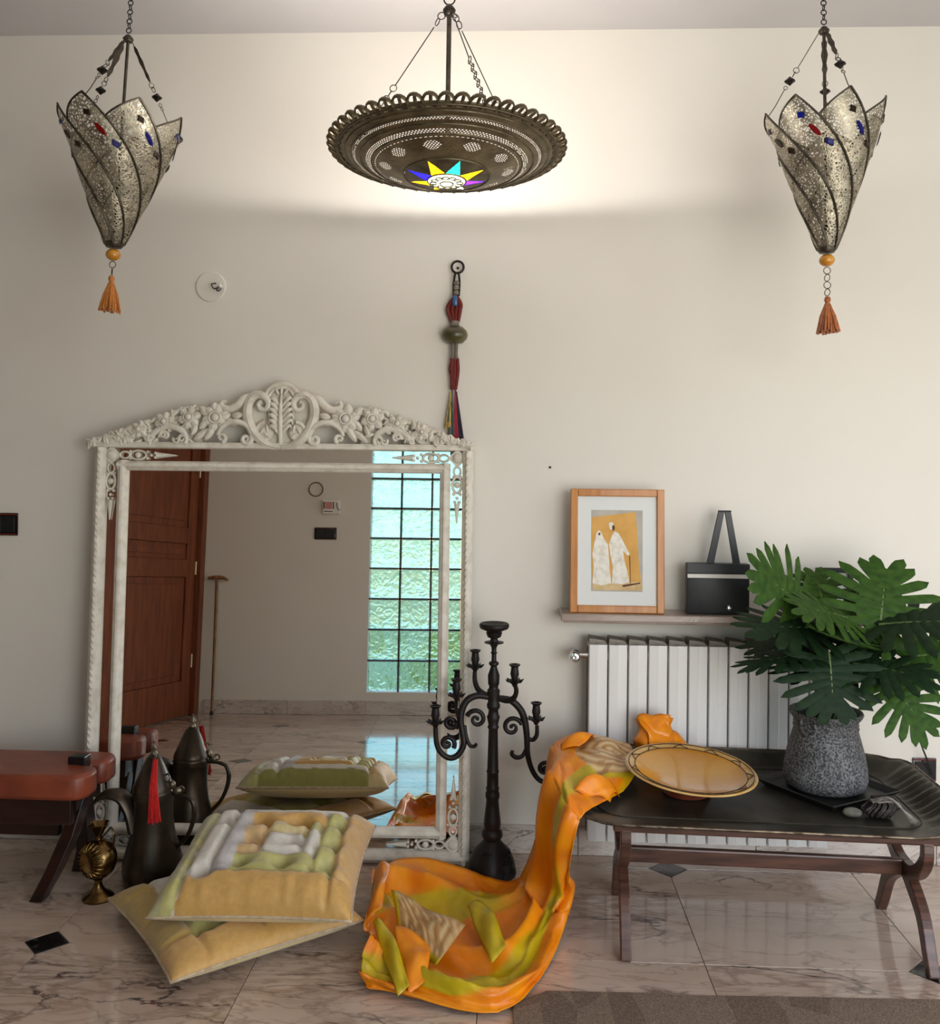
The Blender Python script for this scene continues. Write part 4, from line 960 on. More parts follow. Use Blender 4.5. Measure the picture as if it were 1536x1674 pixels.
# ================================================================== WALL ORNAMENT (ring, beads, tassels)
wo_ = thing('wall_ornament', 'beaded strap with an iron ring and coloured tassels on the wall beside the mirror', 'wall hanging', (-.224, -.022, 1.56))
def zw(py): return 1.463+(760-py)/432-1.56+.001
M['redcord'] = mat('dark_red_cord', srgb(120,30,22), srgb(86,20,16), rough=.7, scale=40, stretch=(8,8,1))
M['olivebead'] = mat('olive_wood_bead', srgb(96,88,46), srgb(66,60,32), rough=.35, scale=12, coat=.3)
M['greycord'] = mat('grey_wrap', srgb(132,122,108), srgb(98,90,78), rough=.8, scale=60)
M['bluebead'] = mat('blue_bead', srgb(44,92,146), rough=.2, coat=.5)
q = MB(); q.ring((.008, 0, zw(437)), .0225, .0045, (0, 1, 0), 24, 8); q.build('iron_ring', M['iron'], wo_, smooth=60)
MB().ball((.008, .016, zw(437)), .005, 8, 6).build('hook', M['iron'], wo_, smooth=180)
q = MB()
for sx in (-1, 1): q.tube(spline([(.006+sx*.006, -.002, zw(445)), (.005+sx*.011, 0, zw(462)), (.004+sx*.01, 0, zw(484))], 4), .0045, 6)
q.build('loop_cord', M['iron'], wo_, smooth=60)
for k in range(3): MB().lathe([(0, 0), (.011, .002), (.012, .008), (.011, .014), (0, .016)], 10, (.004, 0, zw(483)+.019*k+.0)).build('spacer_bead', M['greycord'], wo_, smooth=60)
q = MB()
for sx in (-1, -.35, .35, 1): q.tube(spline([(.003, 0, zw(484)), (.0+sx*.02, -.002, zw(497)), (-.004+sx*.022, 0, zw(508)), (.0+sx*.01, 0, zw(526))], 5), .0085, 6)
q.build('red_strap', M['redcord'], wo_, smooth=60)
MB().rbox((.0, -.018, zw(493)), (.018, .012, .04), .005).build('blue_bead', M['bluebead'], wo_, smooth=60)
MB().lathe([(.012, zw(537)), (.018, zw(533)), (.015, zw(525)), (0, zw(524))], 14).build('collar_bead', M['greycord'], wo_, smooth=60)
MB().lathe([(.008, zw(562)), (.03, zw(561)), (.046, zw(554)), (.05, zw(548)), (.045, zw(541)), (.03, zw(535)), (.01, zw(533))], 28).build('big_bead', M['olivebead'], wo_, smooth=180)
q = MB()
for sx in (-1, 1): q.tube([(sx*.007, 0, zw(560)), (sx*.006-.001, -.003, zw(575)), (sx*.007, 0, zw(588))], .0075, 6)
q.build('grey_cord', M['greycord'], wo_, smooth=60)
q = MB()
for sx in (-1, 0, 1): q.tube(spline([(sx*.01, 0, zw(586)), (.002+sx*.011, -.002, zw(605)), (0+sx*.009, 0, zw(622)), (-.002+sx*.006, 0, zw(637))], 4), .008, 6)
q.tube(spline([(-.012, 0, zw(588)), (-.02, 0, zw(603)), (-.014, 0, zw(615))], 4), .003, 5)
q.build('red_binding', M['redcord'], wo_, smooth=60)
for nm, x0, x1, za, zb, c in (('yellow_tassel', -.012, -.022, 640, 700, (206,170,84)), ('grey_tassel', -.008, -.006, 636, 712, (96,104,100)), ('crimson_tassel', .004, .013, 636, 728, (176,26,52)), ('navy_tassel', .008, .03, 640, 722, (38,30,52)), ('green_tassel', -.014, -.012, 648, 690, (58,84,74))):
    mt = mat(nm+'_silk', srgb(*c), srgb(*[int(k*.7) for k in c]), rough=.7, scale=30, stretch=(8,8,1)); q = MB(); rr = random.Random(len(nm))
    for s in range(12):
        dx = rr.uniform(-1, 1); dy = rr.uniform(-1, 1)
        q.tube([(x0, 0, zw(za)), ((x0+x1)/2+dx*.006, dy*.004, zw((za+zb)/2)), (x1+dx*.012, dy*.009, zw(zb+rr.uniform(-3, 3)))], [.003, .0035, .0035], 5)
    q.build(nm, mt, wo_, smooth=60)

# ================================================================== FLOOR CUSHIONS
def vnoise(x, y, s=1.0):
    """cheap smooth value noise in 0..1"""
    x *= s; y *= s; xi, yi = math.floor(x), math.floor(y); fx, fy = x-xi, y-yi; fx = fx*fx*(3-2*fx); fy = fy*fy*(3-2*fy)
    def h(a, b): n = (a*374761393+b*668265263) & 0xffffffff; n = ((n ^ (n >> 13))*1274126177) & 0xffffffff; return ((n ^ (n >> 16)) & 0xffff)/65535
    return (h(xi, yi)*(1-fx)+h(xi+1, yi)*fx)*(1-fy)+(h(xi, yi+1)*(1-fx)+h(xi+1, yi+1)*fx)*fy
M['quilt'] = mat('quilted_silk', (1,1,1,1), (.92,.92,.92,1), rough=.5, scale=90, bump=.12, bscale=260, tint=True, sheen=.3)
M['piping'] = mat('beige_piping', srgb(200,180,150), srgb(176,152,124), rough=.7, scale=60)
GOLD, OLIVE, PALE, LIME, CREAM, LILAC = [srgb(*c)[:3] for c in ((206,160,88), (150,142,70), (216,208,196), (186,178,110), (214,192,140), (190,182,180))]
def cushion(name, label, loc, rot, W, D_, Hh, Hb, col, tufts, seams, flop=None):
    t = thing(name, label, 'cushion', loc, rot, 'patchwork floor cushions')
    n = 84
    def plan(s, u):
        k = 1-.055*(1-abs(u)**2.2)*abs(s)**3; m_ = 1-.055*(1-abs(s)**2.2)*abs(u)**3
        return s*W/2*k, u*D_/2*m_
    def hgt(s, u):
        e = max(0, (1-abs(s)**5)*(1-abs(u)**5)); h = e**.5
        for a, b in tufts: h -= .6*math.exp(-((s-a)**2+(u-b)**2)/.010)*e**.3
        for kind, c, lo_, hi in seams:
            d_ = (s-c) if kind == 's' else (u-c); o_ = u if kind == 's' else s
            if lo_-.02 <= o_ <= hi+.02: h -= .24*math.exp(-d_*d_/.0012)*e**.5
        h += .05*(vnoise(s+5, u+3, 9)-.5)*e
        if u < -.6: h += .10*(vnoise(s*11, u*1.5, 1.3)-.5)*e**.3
        elif abs(s) > .74: h += .08*(vnoise(s*1.5, u*11, 1.3)-.5)*e**.3
        return max(0, h)
    q = MB(); cs = []
    for sgn, H_ in ((1, Hh), (-1, Hb)):
        vs2 = []
        for i in range(n+1):
            for j in range(n+1):
                s, u = -1+2*i/n, -1+2*j/n; s = math.copysign(1-(1-abs(s))**1.25, s); u = math.copysign(1-(1-abs(u))**1.25, u)
                x, y = plan(s, u); z = sgn*H_*hgt(s, u) if sgn > 0 else -H_*max(0, (1-abs(s)**3)*(1-abs(u)**3))**.45
                dz = flop(s, u) if flop else 0
                vs2.append((x, y, z+dz)); cs.append(col(s, u) if sgn > 0 else CREAM)
        fs2 = [(i*(n+1)+j, (i+1)*(n+1)+j, (i+1)*(n+1)+j+1, i*(n+1)+j+1) for i in range(n) for j in range(n)]
        if sgn < 0: fs2 = [f[::-1] for f in fs2]
        q.add(vs2, fs2)
    q.c = cs; q.build('quilted_cover', M['quilt'], t, smooth=180)
    pts = []
    for s, u in [(-1+2*k/24, -1) for k in range(24)]+[(1, -1+2*k/24) for k in range(24)]+[(1-2*k/24, 1) for k in range(24)]+[(-1, 1-2*k/24) for k in range(24)]:
        x, y = plan(s, u); pts.append((x, y, (flop(s, u) if flop else 0)))
    MB().tube(pts, .0045, 6, closed=True).build('piping', M['piping'], t, smooth=60)
    bt = MB().ball((0, 0, 0), (.007, .007, .004), 8, 5).mesh('tuft_button', M['piping'], 180)
    for a, b in tufts:
        x, y = plan(a, b); inst('tuft_button', bt, t, (x, y, Hh*hgt(a, b)+(flop(a, b) if flop else 0)+.001))
    return t
def col_top(s, u):
    # log-cabin patchwork; u=-1 is the near side
    w = .03*(vnoise(s*3, u*3, 2)-.5); s2, u2 = s+w, u+w
    f = .92+.16*vnoise(s, u, 22)
    def c(k): return tuple(min(1, q*f) for q in k)
    if u2 < -.60 and s2 > -.72: return c(GOLD)
    if s2 > .74: return c(tuple(a*.9+b*.1 for a, b in zip(GOLD, PALE))) if u2 < .9 else c(CREAM)
    if s2 < -.74: return c(tuple(a*.75+b*.25 for a, b in zip(OLIVE, PALE))) if vnoise(s, u, 5) > .35 else c(LIME)
    if u2 > .88 and s2 < .74: return c(OLIVE)
    if s2 < -.50: return c(PALE)
    if s2 < -.30: return c(LILAC)
    if u2 > .88: return c(OLIVE)
    if u2 > .72: return c(PALE)
    if s2 > .52: return c(LIME)
    if u2 < -.24: return c(LIME)
    if u2 > .46: return c(GOLD)
    if s2 < -.08: return c(tuple(a*.8+b*.2 for a, b in zip(GOLD, PALE)))
    if s2 > .36: return c(LIME) if u2 > .2 else c(PALE)
    if u2 > .2: return c(CREAM)
    return c(PALE)
def col_bot(s, u):
    f = .92+.16*vnoise(s+9, u, 22)
    def c(k): return tuple(min(1, q*f) for q in k)
    if u < -.55: return c(GOLD)
    if s < -.62: return c(tuple(a*.55+b*.45 for a, b in zip(GOLD, OLIVE)))
    if s > .62: return c(GOLD)
    if u > .6: return c(PALE)
    return c(LIME)
T9 = [(a, b) for a in (-.22, .22, .66) for b in (-.42, .02, .46)]+[(-.55, -.6), (-.62, .5)]
S_ = [('u', -.60, -.72, 1), ('s', .74, -1, 1), ('s', -.74, -1, 1), ('s', -.50, -.6, .95), ('u', .72, -.5, .74), ('s', .52, -.6, .72), ('u', -.24, -.3, .52), ('u', .46, -.3, .52), ('s', -.08, -.24, .46), ('s', .36, -.24, .46), ('u', .2, -.08, .36)]
cushion('floor_cushion', 'patchwork cushion lying on top, with a gold front band and green left band', (-.752, -.625, .182), (R_(7.5), R_(-.5), R_(1.0)), .595, .54, .105, .052, col_top, T9, S_)
TB = [(a, b) for a in (-.5, 0, .5) for b in (-.5, 0, .5)]
SB = [('u', -.55, -1, 1), ('s', -.62, -1, 1), ('s', .62, -1, 1), ('u', .6, -1, 1), ('s', 0, -1, -.55), ('u', 0, -1, -.62)]
cushion('floor_cushion', 'gold patchwork cushion underneath, its front corner pointing towards the viewer', (-.86, -.655, .062), (0, 0, R_(39)), .60, .60, .062, .05, col_bot, TB, SB)

# ================================================================== ORANGE SCARF
M['scarf'] = mat('orange_silk_scarf', (1,1,1,1), (.92,.92,.92,1), rough=.36, scale=40, stretch=(1,1,.1), bump=.04, bscale=300, tint=True)
SC = (
  ((0.385,-0.215,0.480), (0.425,-0.250,0.485), (0.437,-0.374,0.470), (0.403,-0.487,0.455), (0.365,-0.558,0.432)),
  ((0.277,-0.189,0.505), (0.320,-0.308,0.515), (0.343,-0.397,0.485), (0.308,-0.539,0.468), (0.302,-0.648,0.435)),
  ((0.185,-0.197,0.490), (0.202,-0.355,0.505), (0.224,-0.486,0.488), (0.224,-0.631,0.472), (0.243,-0.740,0.437)),
  ((0.150,-0.275,0.485), (0.139,-0.476,0.487), (0.143,-0.638,0.482), (0.163,-0.750,0.460), (0.205,-0.800,0.425)),
  ((0.128,-0.279,0.380), (0.112,-0.464,0.370), (0.117,-0.620,0.350), (0.140,-0.735,0.350), (0.180,-0.800,0.340)),
  ((0.105,-0.285,0.220), (0.100,-0.443,0.220), (0.122,-0.600,0.220), (0.154,-0.680,0.220), (0.178,-0.740,0.250)),
  ((0.057,-0.300,0.080), (0.071,-0.449,0.100), (0.111,-0.590,0.110), (0.158,-0.628,0.120), (0.207,-0.625,0.150)),
  ((0.015,-0.320,0.035), (0.035,-0.528,0.060), (0.071,-0.669,0.070), (0.116,-0.722,0.060), (0.172,-0.650,0.030)),
  ((-0.066,-0.310,0.040), (-0.060,-0.546,0.030), (-0.003,-0.792,0.040), (0.058,-0.909,0.050), (0.112,-0.853,0.010)),
  ((-0.163,-0.290,0.060), (-0.145,-0.488,0.020), (-0.104,-0.795,0.020), (-0.035,-1.009,0.050), (0.030,-1.025,0.010)),
  ((-0.283,-0.275,0.085), (-0.257,-0.474,0.030), (-0.231,-0.768,0.020), (-0.160,-1.008,0.045), (-0.063,-1.074,0.010)),
  ((-0.390,-0.300,0.085), (-0.358,-0.481,0.030), (-0.324,-0.757,0.020), (-0.263,-0.969,0.040), (-0.220,-1.027,0.010)),
  ((-0.435,-0.355,0.065), (-0.408,-0.573,0.050), (-0.378,-0.819,0.040), (-0.351,-0.957,0.040), (-0.330,-0.990,0.010)),
  ((-0.475,-0.310,0.060), (-0.440,-0.619,0.080), (-0.420,-0.862,0.070), (-0.407,-0.952,0.035), (-0.390,-0.976,0.010)),
)
def cr(p, t):
    """Catmull-Rom on a list of Vectors, t in 0..1"""
    n = len(p)-1; x = min(max(t, 0), 1)*n; i = min(int(x), n-1); f = x-i
    a = p[i-1] if i else p[0]*2-p[1]; b = p[i]; c = p[i+1]; d = p[i+2] if i+2 <= n else p[n]*2-p[n-1]
    return .5*((2*b)+(c-a)*f+(2*a-5*b+4*c-d)*f*f+(3*b-a-3*c+d)*f**3)
ORANGE, DORANGE, GREEN, YEL, PAIS = [srgb(*c)[:3] for c in ((248,156,12), (230,120,6), (178,156,16), (212,182,24), (176,124,66))]
def mixc3(a, b, t): return tuple(p+(q-p)*t for p, q in zip(a, b))
def paisley(x, y):
    d = math.hypot(x, y*1.2); a = math.atan2(y, x); s = .5+.5*math.sin(d*150+2.2*math.sin(a*2)+5*vnoise(x, y, 14))
    return mixc3(mixc3(PAIS, srgb(228,198,146)[:3], s), srgb(140,92,44)[:3], .5*(vnoise(x, y, 40) > .66))
rowsV = [[Vector(p) for p in r] for r in SC]
NU, NV = 56, 230
net = []; 
for j in range(NV+1):
    v = j/NV; net.append([cr([cr(r, k/8) for r in rowsV], v) for k in range(9)])
sv = []; sc_ = []
for j in range(NV+1):
    v = j/NV; floor_k = smooth01((v-.50)/.08)
    for i in range(NU+1):
        u = i/NU; p = cr(net[j], u).copy()
        du = cr(net[j], min(1, u+.02))-cr(net[j], max(0, u-.02)); j2, j1 = min(NV, j+2), max(0, j-2); dv = cr(net[j2], u)-cr(net[j1], u)
        nr = du.cross(dv)
        if nr.length > 1e-9: nr.normalize()
        if v < .2 and nr.z < 0: nr = -nr
        if v > .5 and nr.z < 0: nr = -nr
        if .2 <= v <= .5 and nr.x > 0: nr = -nr
        edge_ = math.sin(PI*min(1, max(0, u)))**.5
        ph = 2.4*vnoise(v*4, .3, 1)+v*2.5
        if v < .23: w = .010*math.sin(11*u+9*v+ph)+.016*(vnoise(u*2, v*18, 2.2)-.5)
        elif v < .5: w = .016*math.sin(15*u+ph)+.010*math.sin(27*u+ph*1.7)
        else:
            r1 = 1-abs(2*vnoise(u*2.6+.8*math.sin(v*9), v*6+u*1.5, 1.5)-1); r2 = 1-abs(2*vnoise(u*5+3, v*13-u*3, 1.7)-1)
            k3 = 1-abs(math.sin(PI*(3.3*u+.45*math.sin(7*v)+1.1*v))); k5 = 1-abs(math.sin(PI*(5.7*u-.5*math.sin(9*v+1)+2.2*v)))
            w = .042*(k3**1.6-.3)+.014*(k5**1.5-.3)+.018*(r1**2-.4)+.005*(r2**2-.4)
        amp = .35+.65*edge_; p += nr*w*amp
        if v > .45 and p.x > -.02 and p.y < -.92: p.z = max(p.z, .013)
        if v > .45: p.z = max(p.z, .004+.002*vnoise(u, v, 30))
        if v < .22 and p.x > .16: p.z = max(p.z, .425)
        sv.append(p)
        # woven colour: orange ground with green bands along the length, patterned end
        wb_ = .05*(vnoise(u*2, v*12, 2)-.5)+.05*math.sin(v*14); x = u+wb_
        g = max(smooth01((x-.16)/.03)*smooth01((.33-x)/.03)*(.2+.8*smooth01((v-.55)/.06)), smooth01((x-.60)/.03)*smooth01((.80-x)/.03), .7*smooth01((.03-v)/.01))
        base = mixc3(ORANGE, DORANGE, vnoise(u*3, v*10, 3)); c = mixc3(base, mixc3(GREEN, YEL, vnoise(u*5+3, v*25, 2)), g)
        if v < .15 and .10 < u < .70 and v < .10+.05*math.sin((u-.1)*5.2): c = paisley((u-.36)*.5, (v-.06)*1.2)
        sc_.append(c)
q = MB(); q.add(sv, [(j*(NU+1)+i, j*(NU+1)+i+1, (j+1)*(NU+1)+i+1, (j+1)*(NU+1)+i) for j in range(NV) for i in range(NU)]); q.c = sc_
def flap(a, b, c, d, colf, n=10, m_=18, bow=.02, taper=0):
    """curled fold of the cloth between edges a-b and d-c"""
    a, b, c, d = map(Vector, (a, b, c, d)); vs2 = []; b0 = len(q.v)
    for i in range(m_+1):
        for k in range(n+1):
            s, t = i/m_, k/n; tt = .5+(t-.5)*(1-taper+taper*math.sin(PI*min(1, max(0, .06+.88*s)))**.7); p = (a*(1-tt)+b*tt)*(1-s)+(d*(1-tt)+c*tt)*s; p.z -= taper*.03*abs(2*s-1)**3; p.z += bow*math.sin(PI*t)*(.6+.4*math.sin(PI*s))+.006*math.sin(9*s+4*t); p.z = max(p.z, .01)
            vs2.append(p); q.c.append(colf(s, t))
    q.add(vs2, [(i*(n+1)+k, i*(n+1)+k+1, (i+1)*(n+1)+k+1, (i+1)*(n+1)+k) for i in range(m_) for k in range(n)])
yc = lambda s, t: mixc3(YEL, GREEN, vnoise(s*3, t*2, 3)); oc = lambda s, t: mixc3(ORANGE, DORANGE, vnoise(s*3, t*3, 2))
flap((-.372,-.60,.115), (-.325,-.76,.055), (-.20,-.93,.055), (-.125,-.82,.115), lambda s, t: paisley((s-.5)*.45, (t-.5)*.22) if .07 < s and t < .82 else yc(s, t), bow=.012)
flap((-.135,-.60,.075), (-.075,-.60,.10), (.0,-.85,.09), (-.05,-.90,.05), yc, bow=.012, taper=.3)
flap((-.415,-.74,.09), (-.365,-.76,.10), (-.262,-1.02,.06), (-.30,-1.04,.03), yc, bow=.012, taper=.35)
flap((-.355,-.76,.095), (-.215,-.86,.085), (-.225,-.99,.05), (-.272,-1.03,.03), oc, bow=.012, taper=.3)
flap((-.455,-.36,.075), (-.40,-.40,.11), (-.385,-.72,.11), (-.43,-.74,.075), oc, bow=.025)
# turned-over lip at the table corner
flap((.30,-.655,.44), (.36,-.57,.445), (.25,-.60,.50), (.18,-.69,.475), oc, bow=.03, taper=.6)
flap((.205,-.22,.505), (.31,-.25,.53), (.25,-.36,.53), (.16,-.34,.50), oc, bow=.022, taper=.5)
scarf = q.build('silk_scarf', M['scarf'], smooth=180, solid=.0016)
tag(scarf, 'orange silk scarf with green bands trailing from the tray table onto the floor', 'scarf')
# crumpled orange cloth behind the platter
q = MB(); q.c = []
def cl(pts, n=14, m_=14, amp=.008, seed=0):
    rows2 = [[Vector(p) for p in r] for r in pts]; vs2 = []
    for i in range(n+1):
        for k in range(m_+1):
            s, t = i/n, k/m_; p = cr([cr(r, t) for r in rows2], s); p = p+Vector((amp*math.sin(12*t+seed), -amp*math.sin(15*t+6*s+seed), amp*.6*math.sin(9*s+seed))); p.z = max(p.z, .425); vs2.append(p)
            q.c.append(mixc3(ORANGE, DORANGE, .8*vnoise(s*3+seed, t*3, 2)))
    q.add(vs2, [(i*(m_+1)+k, i*(m_+1)+k+1, (i+1)*(m_+1)+k+1, (i+1)*(m_+1)+k) for i in range(n) for k in range(m_)])
cl([[(.405,-.205,.43), (.41,-.20,.50), (.42,-.195,.575)], [(.43,-.26,.43), (.445,-.245,.50), (.455,-.205,.578)], [(.46,-.245,.43), (.475,-.235,.5), (.50,-.2,.578)], [(.50,-.26,.43), (.52,-.23,.50), (.535,-.195,.575)]])
cl([[(.415,-.20,.572), (.44,-.25,.52), (.47,-.28,.44)], [(.48,-.195,.577), (.49,-.25,.50), (.52,-.29,.43)], [(.535,-.19,.57), (.54,-.22,.50), (.57,-.27,.43)]], amp=.006, seed=2)
cl([[(.50,-.2,.53), (.51,-.24,.49), (.52,-.29,.43)], [(.55,-.2,.52), (.56,-.24,.48), (.575,-.28,.43)], [(.60,-.19,.47), (.61,-.22,.45), (.62,-.25,.428)], [(.645,-.18,.432), (.645,-.2,.43), (.65,-.23,.427)]], amp=.004, seed=4)
q.v = [(x+.035, y-.022, z+.012) for x, y, z in q.v]
tag(q.build('orange_cloth', M['scarf'], smooth=180, solid=.0016), 'crumpled orange cloth folded up behind the ochre platter', 'cloth')

# ================================================================== COFFEE POT, BRASS FLASK, STOOL
M['oldbronze'] = mat('dark_patina_metal', srgb(78,66,54), srgb(54,45,37), rough=.32, metal=.65, scale=8, bump=.06, bscale=30)
M['pewter'] = mat('tarnished_silver', srgb(140,130,112), srgb(100,92,80), rough=.35, metal=.9, scale=40, bump=.3, bscale=120)
M['redtassel'] = mat('red_silk', srgb(206,26,20), srgb(160,14,12), rough=.6, scale=30, stretch=(8,8,1))
dl = thing('coffee_pot', 'tall dark metal coffee pot with beak spout and red tassel beside the mirror', 'coffee pot', (-1.235, -.355, 0))
MB().lathe([(0, 0), (.088, 0), (.094, .01), (.102, .05), (.1, .085), (.088, .13), (.074, .18), (.067, .23), (.066, .27), (.0675, .3), (.07, .305), (.067, .312), (.07, .318), (.067, .325), (.064, .332)], 40).build('body', M['oldbronze'], dl, smooth=50)
lid = MB().lathe([(.068, .332), (.066, .345), (.052, .375), (.038, .41), (.024, .438), (.014, .448), (0, .45)], 36).build('lid', M['oldbronze'], dl, smooth=50)
MB().lathe([(0, .445), (.012, .448), (.013, .455), (.006, .462), (.01, .47), (.005, .478), (.004, .488), (.0065, .492), (0, .5)], 14).build('finial', M['pewter'], lid, smooth=60)
q = MB(); sp_ = spline([(-.055, -.01, .19), (-.075, -.012, .26), (-.105, -.018, .305), (-.145, -.025, .315), (-.18, -.03, .302), (-.203, -.035, .275)], 6)
q.tube(sp_, lerp_list([.045, .042, .036, .028, .018, .003], len(sp_)), 10, flat=.55); q.build('spout', M['oldbronze'], dl, smooth=60)
q = MB(); hd = spline([(.062, 0, .315), (.1, -.006, .312), (.135, -.01, .298), (.148, -.01, .262), (.142, -.01, .215), (.12, -.006, .165), (.082, 0, .125)], 6); q.tube(hd, lerp_list([.007, .0065, .0075, .009, .008, .007, .007], len(hd)), 8, flat=.8); q.build('handle', M['oldbronze'], dl, smooth=60)
q = MB(); q.ball((.085, -.004, .325), (.017, .01, .013), 10, 8); q.ball((.068, -.004, .345), (.012, .012, .016), 10, 8); q.ring((.1, -.006, .332), .01, .003, (0, 1, 0), 12, 5); q.ring((.055, -.012, .372), .013, .003, (1, 1, 0), 12, 5); q.build('hinge', M['pewter'], dl, smooth=60)
q = MB(); pc = [Vector((.0, 0, .484)), Vector((.016, -.03, .47)), Vector((.024, -.042, .445))]
for k in range(5): q.ring(pc[0].lerp(pc[1], k/4) if k < 3 else pc[1].lerp(pc[2], (k-2)/3), .006, .0016, (1, .2*k, k % 2), 10, 5)
q.build('tassel_chain', M['pewter'], dl, smooth=60)
q = MB(); rr = random.Random(4)
for s in range(30):
    a = rr.random()*2*PI; r = math.sqrt(rr.random()); x1 = .04+.023*r*math.cos(a); y1 = -.088+.012*r*math.sin(a)
    q.tube([(.024+.006*r*math.cos(a), -.045+.005*r*math.sin(a), .445), (.029+.012*r*math.cos(a), -.074+.009*r*math.sin(a), .36), (x1, y1, .252+rr.uniform(-.01, .01))], [.0032, .0036, .003], 5)
ta = q.build('tassel', M['redtassel'], dl, smooth=60, label='bright red silk tassel')

M['oldbrass'] = mat('old_brass', srgb(134,106,64), srgb(92,72,43), rough=.26, metal=1, scale=10, bump=.05)
fl_ = thing('brass_flask', 'small brass flask with a fluted round body, standing beside the stool leg', 'flask', (-1.372, -.478, 0), (0, 0, R_(-28)))
MB().lathe([(0, 0), (.05, 0), (.052, .006), (.046, .014), (.026, .026), (.016, .04), (.012, .056), (.016, .066), (.012, .07)], 28).build('foot', M['oldbrass'], fl_, smooth=50)
q = MB(); q.T = Matrix.Translation((0, 0, .135)) @ Matrix.Rotation(R_(90), 4, 'X')
q.lathe([(0, -.04), (.024, -.042), (.034, -.046), (.05, -.036), (.062, -.02), (.067, 0), (.062, .02), (.05, .036), (.034, .046), (.03, .043), (0, .04)], 40)
bod = q.build('body', M['oldbrass'], fl_, smooth=50)
fm = MB().tube([(.034, 0, .046), (.044, 0, .0445), (.054, 0, .034), (.06, 0, .024)], [.0025, .0042, .0042, .002], 6).mesh('flute', M['oldbrass'], 60)
for k in range(22):
    o = inst('flute', fm, bod); o.matrix_local = Matrix.Translation((0, 0, .135)) @ Matrix.Rotation(R_(90), 4, 'X') @ Matrix.Rotation(2*PI*k/22, 4, 'Z')
MB().lathe([(.013, .196), (.01, .208), (.013, .216), (.024, .236), (.034, .25), (.03, .252), (.01, .225)], 20, cap=False, fn=lambda t, j: 1+(.16*math.cos(4*t) if j in (3, 4, 5) else 0)).build('neck', M['oldbrass'], fl_, smooth=60)
q = MB(); hd = spline([(.014, 0, .205), (.045, 0, .235), (.062, 0, .25), (.075, 0, .232), (.074, 0, .2), (.058, 0, .172)], 5); q.tube(hd, .0032, 6); q.build('handle', M['oldbrass'], fl_, smooth=60)

M['redleather'] = mat('red_brown_leather', srgb(140,64,38), srgb(106,44,26), rough=.45, scale=7, bump=.12, bscale=40, coat=.1)
M['stoolwood'] = mat('dark_stained_wood', srgb(48,22,14), srgb(28,13,10), rough=.3, scale=6, stretch=(1,1,6), coat=.15)
stl = thing('saddle_stool', 'low stool with a red-brown leather seat on dark wooden legs, left of the mirror', 'stool', (-1.75, -.38, 0), (0, 0, R_(0)))
def seat_poly(g=0):
    return [(-.36, -.145), (.29, -.145), (.325, -.135), (.345, -.105), (.345, -.045), (.335, -.02), (.285, -.012), (.285, .02), (.335, .028), (.345, .05), (.345, .11), (.325, .135), (.29, .143), (-.36, .143)]
q = MB(); q.prism(seat_poly(), .335, .42); q.build('seat_cushion', M['redleather'], stl, bevel=.022, smooth=50)
MB().rbox((.262, .003, .405), (.06, .05, .085), .004).build('post_end', M['black'], stl)
q = MB(); q.box((-.03, -.10, .29), (.64, .03, .086)); q.build('seat_rail', M['stoolwood'], stl, bevel=.004)
q = MB(); q.box((-.03, .10, .302), (.64, .03, .062)); q.build('seat_rail', M['stoolwood'], stl, bevel=.004)
MB().box((.27, 0, .305), (.04, .2, .05)).build('end_rail', M['stoolwood'], stl, bevel=.004)
MB().box((-.08, 0, .2), (.56, .03, .06)).build('stretcher', M['stoolwood'], stl, bevel=.004)
def plankleg(pts, w, d):
    """flat leg following pts (x,y,z) with width w across y"""
    q = MB(); vs2 = []
    for i, (p, ww) in enumerate(zip(pts, w)):
        for dx, dy in ((-d/2, -ww/2), (d/2, -ww/2), (d/2, ww/2), (-d/2, ww/2)): vs2.append((p[0]+dx, p[1]+dy, p[2]))
    fs2 = [(3, 2, 1, 0), tuple(4*(len(pts)-1)+k for k in range(4))]
    for i in range(len(pts)-1): fs2 += [(4*i+k, 4*i+(k+1) % 4, 4*i+4+(k+1) % 4, 4*i+4+k) for k in range(4)]
    q.add(vs2, fs2); q.build('leg', M['stoolwood'], stl, bevel=.004, fix=True)
plankleg([(.185, -.12, 0), (.225, -.09, .09), (.262, -.05, .2), (.285, -.01, .335)], [.05, .065, .075, .06], .045)
plankleg([(.215, .12, 0), (.25, .09, .09), (.262, .05, .2), (.27, .01, .335)], [.05, .065, .075, .06], .045)
plankleg([(-.32, -.12, 0), (-.3, -.09, .09), (-.28, -.05, .2), (-.27, -.01, .335)], [.05, .065, .075, .06], .045)
plankleg([(-.32, .12, 0), (-.3, .09, .09), (-.28, .05, .2), (-.27, .01, .335)], [.05, .065, .075, .06], .045)

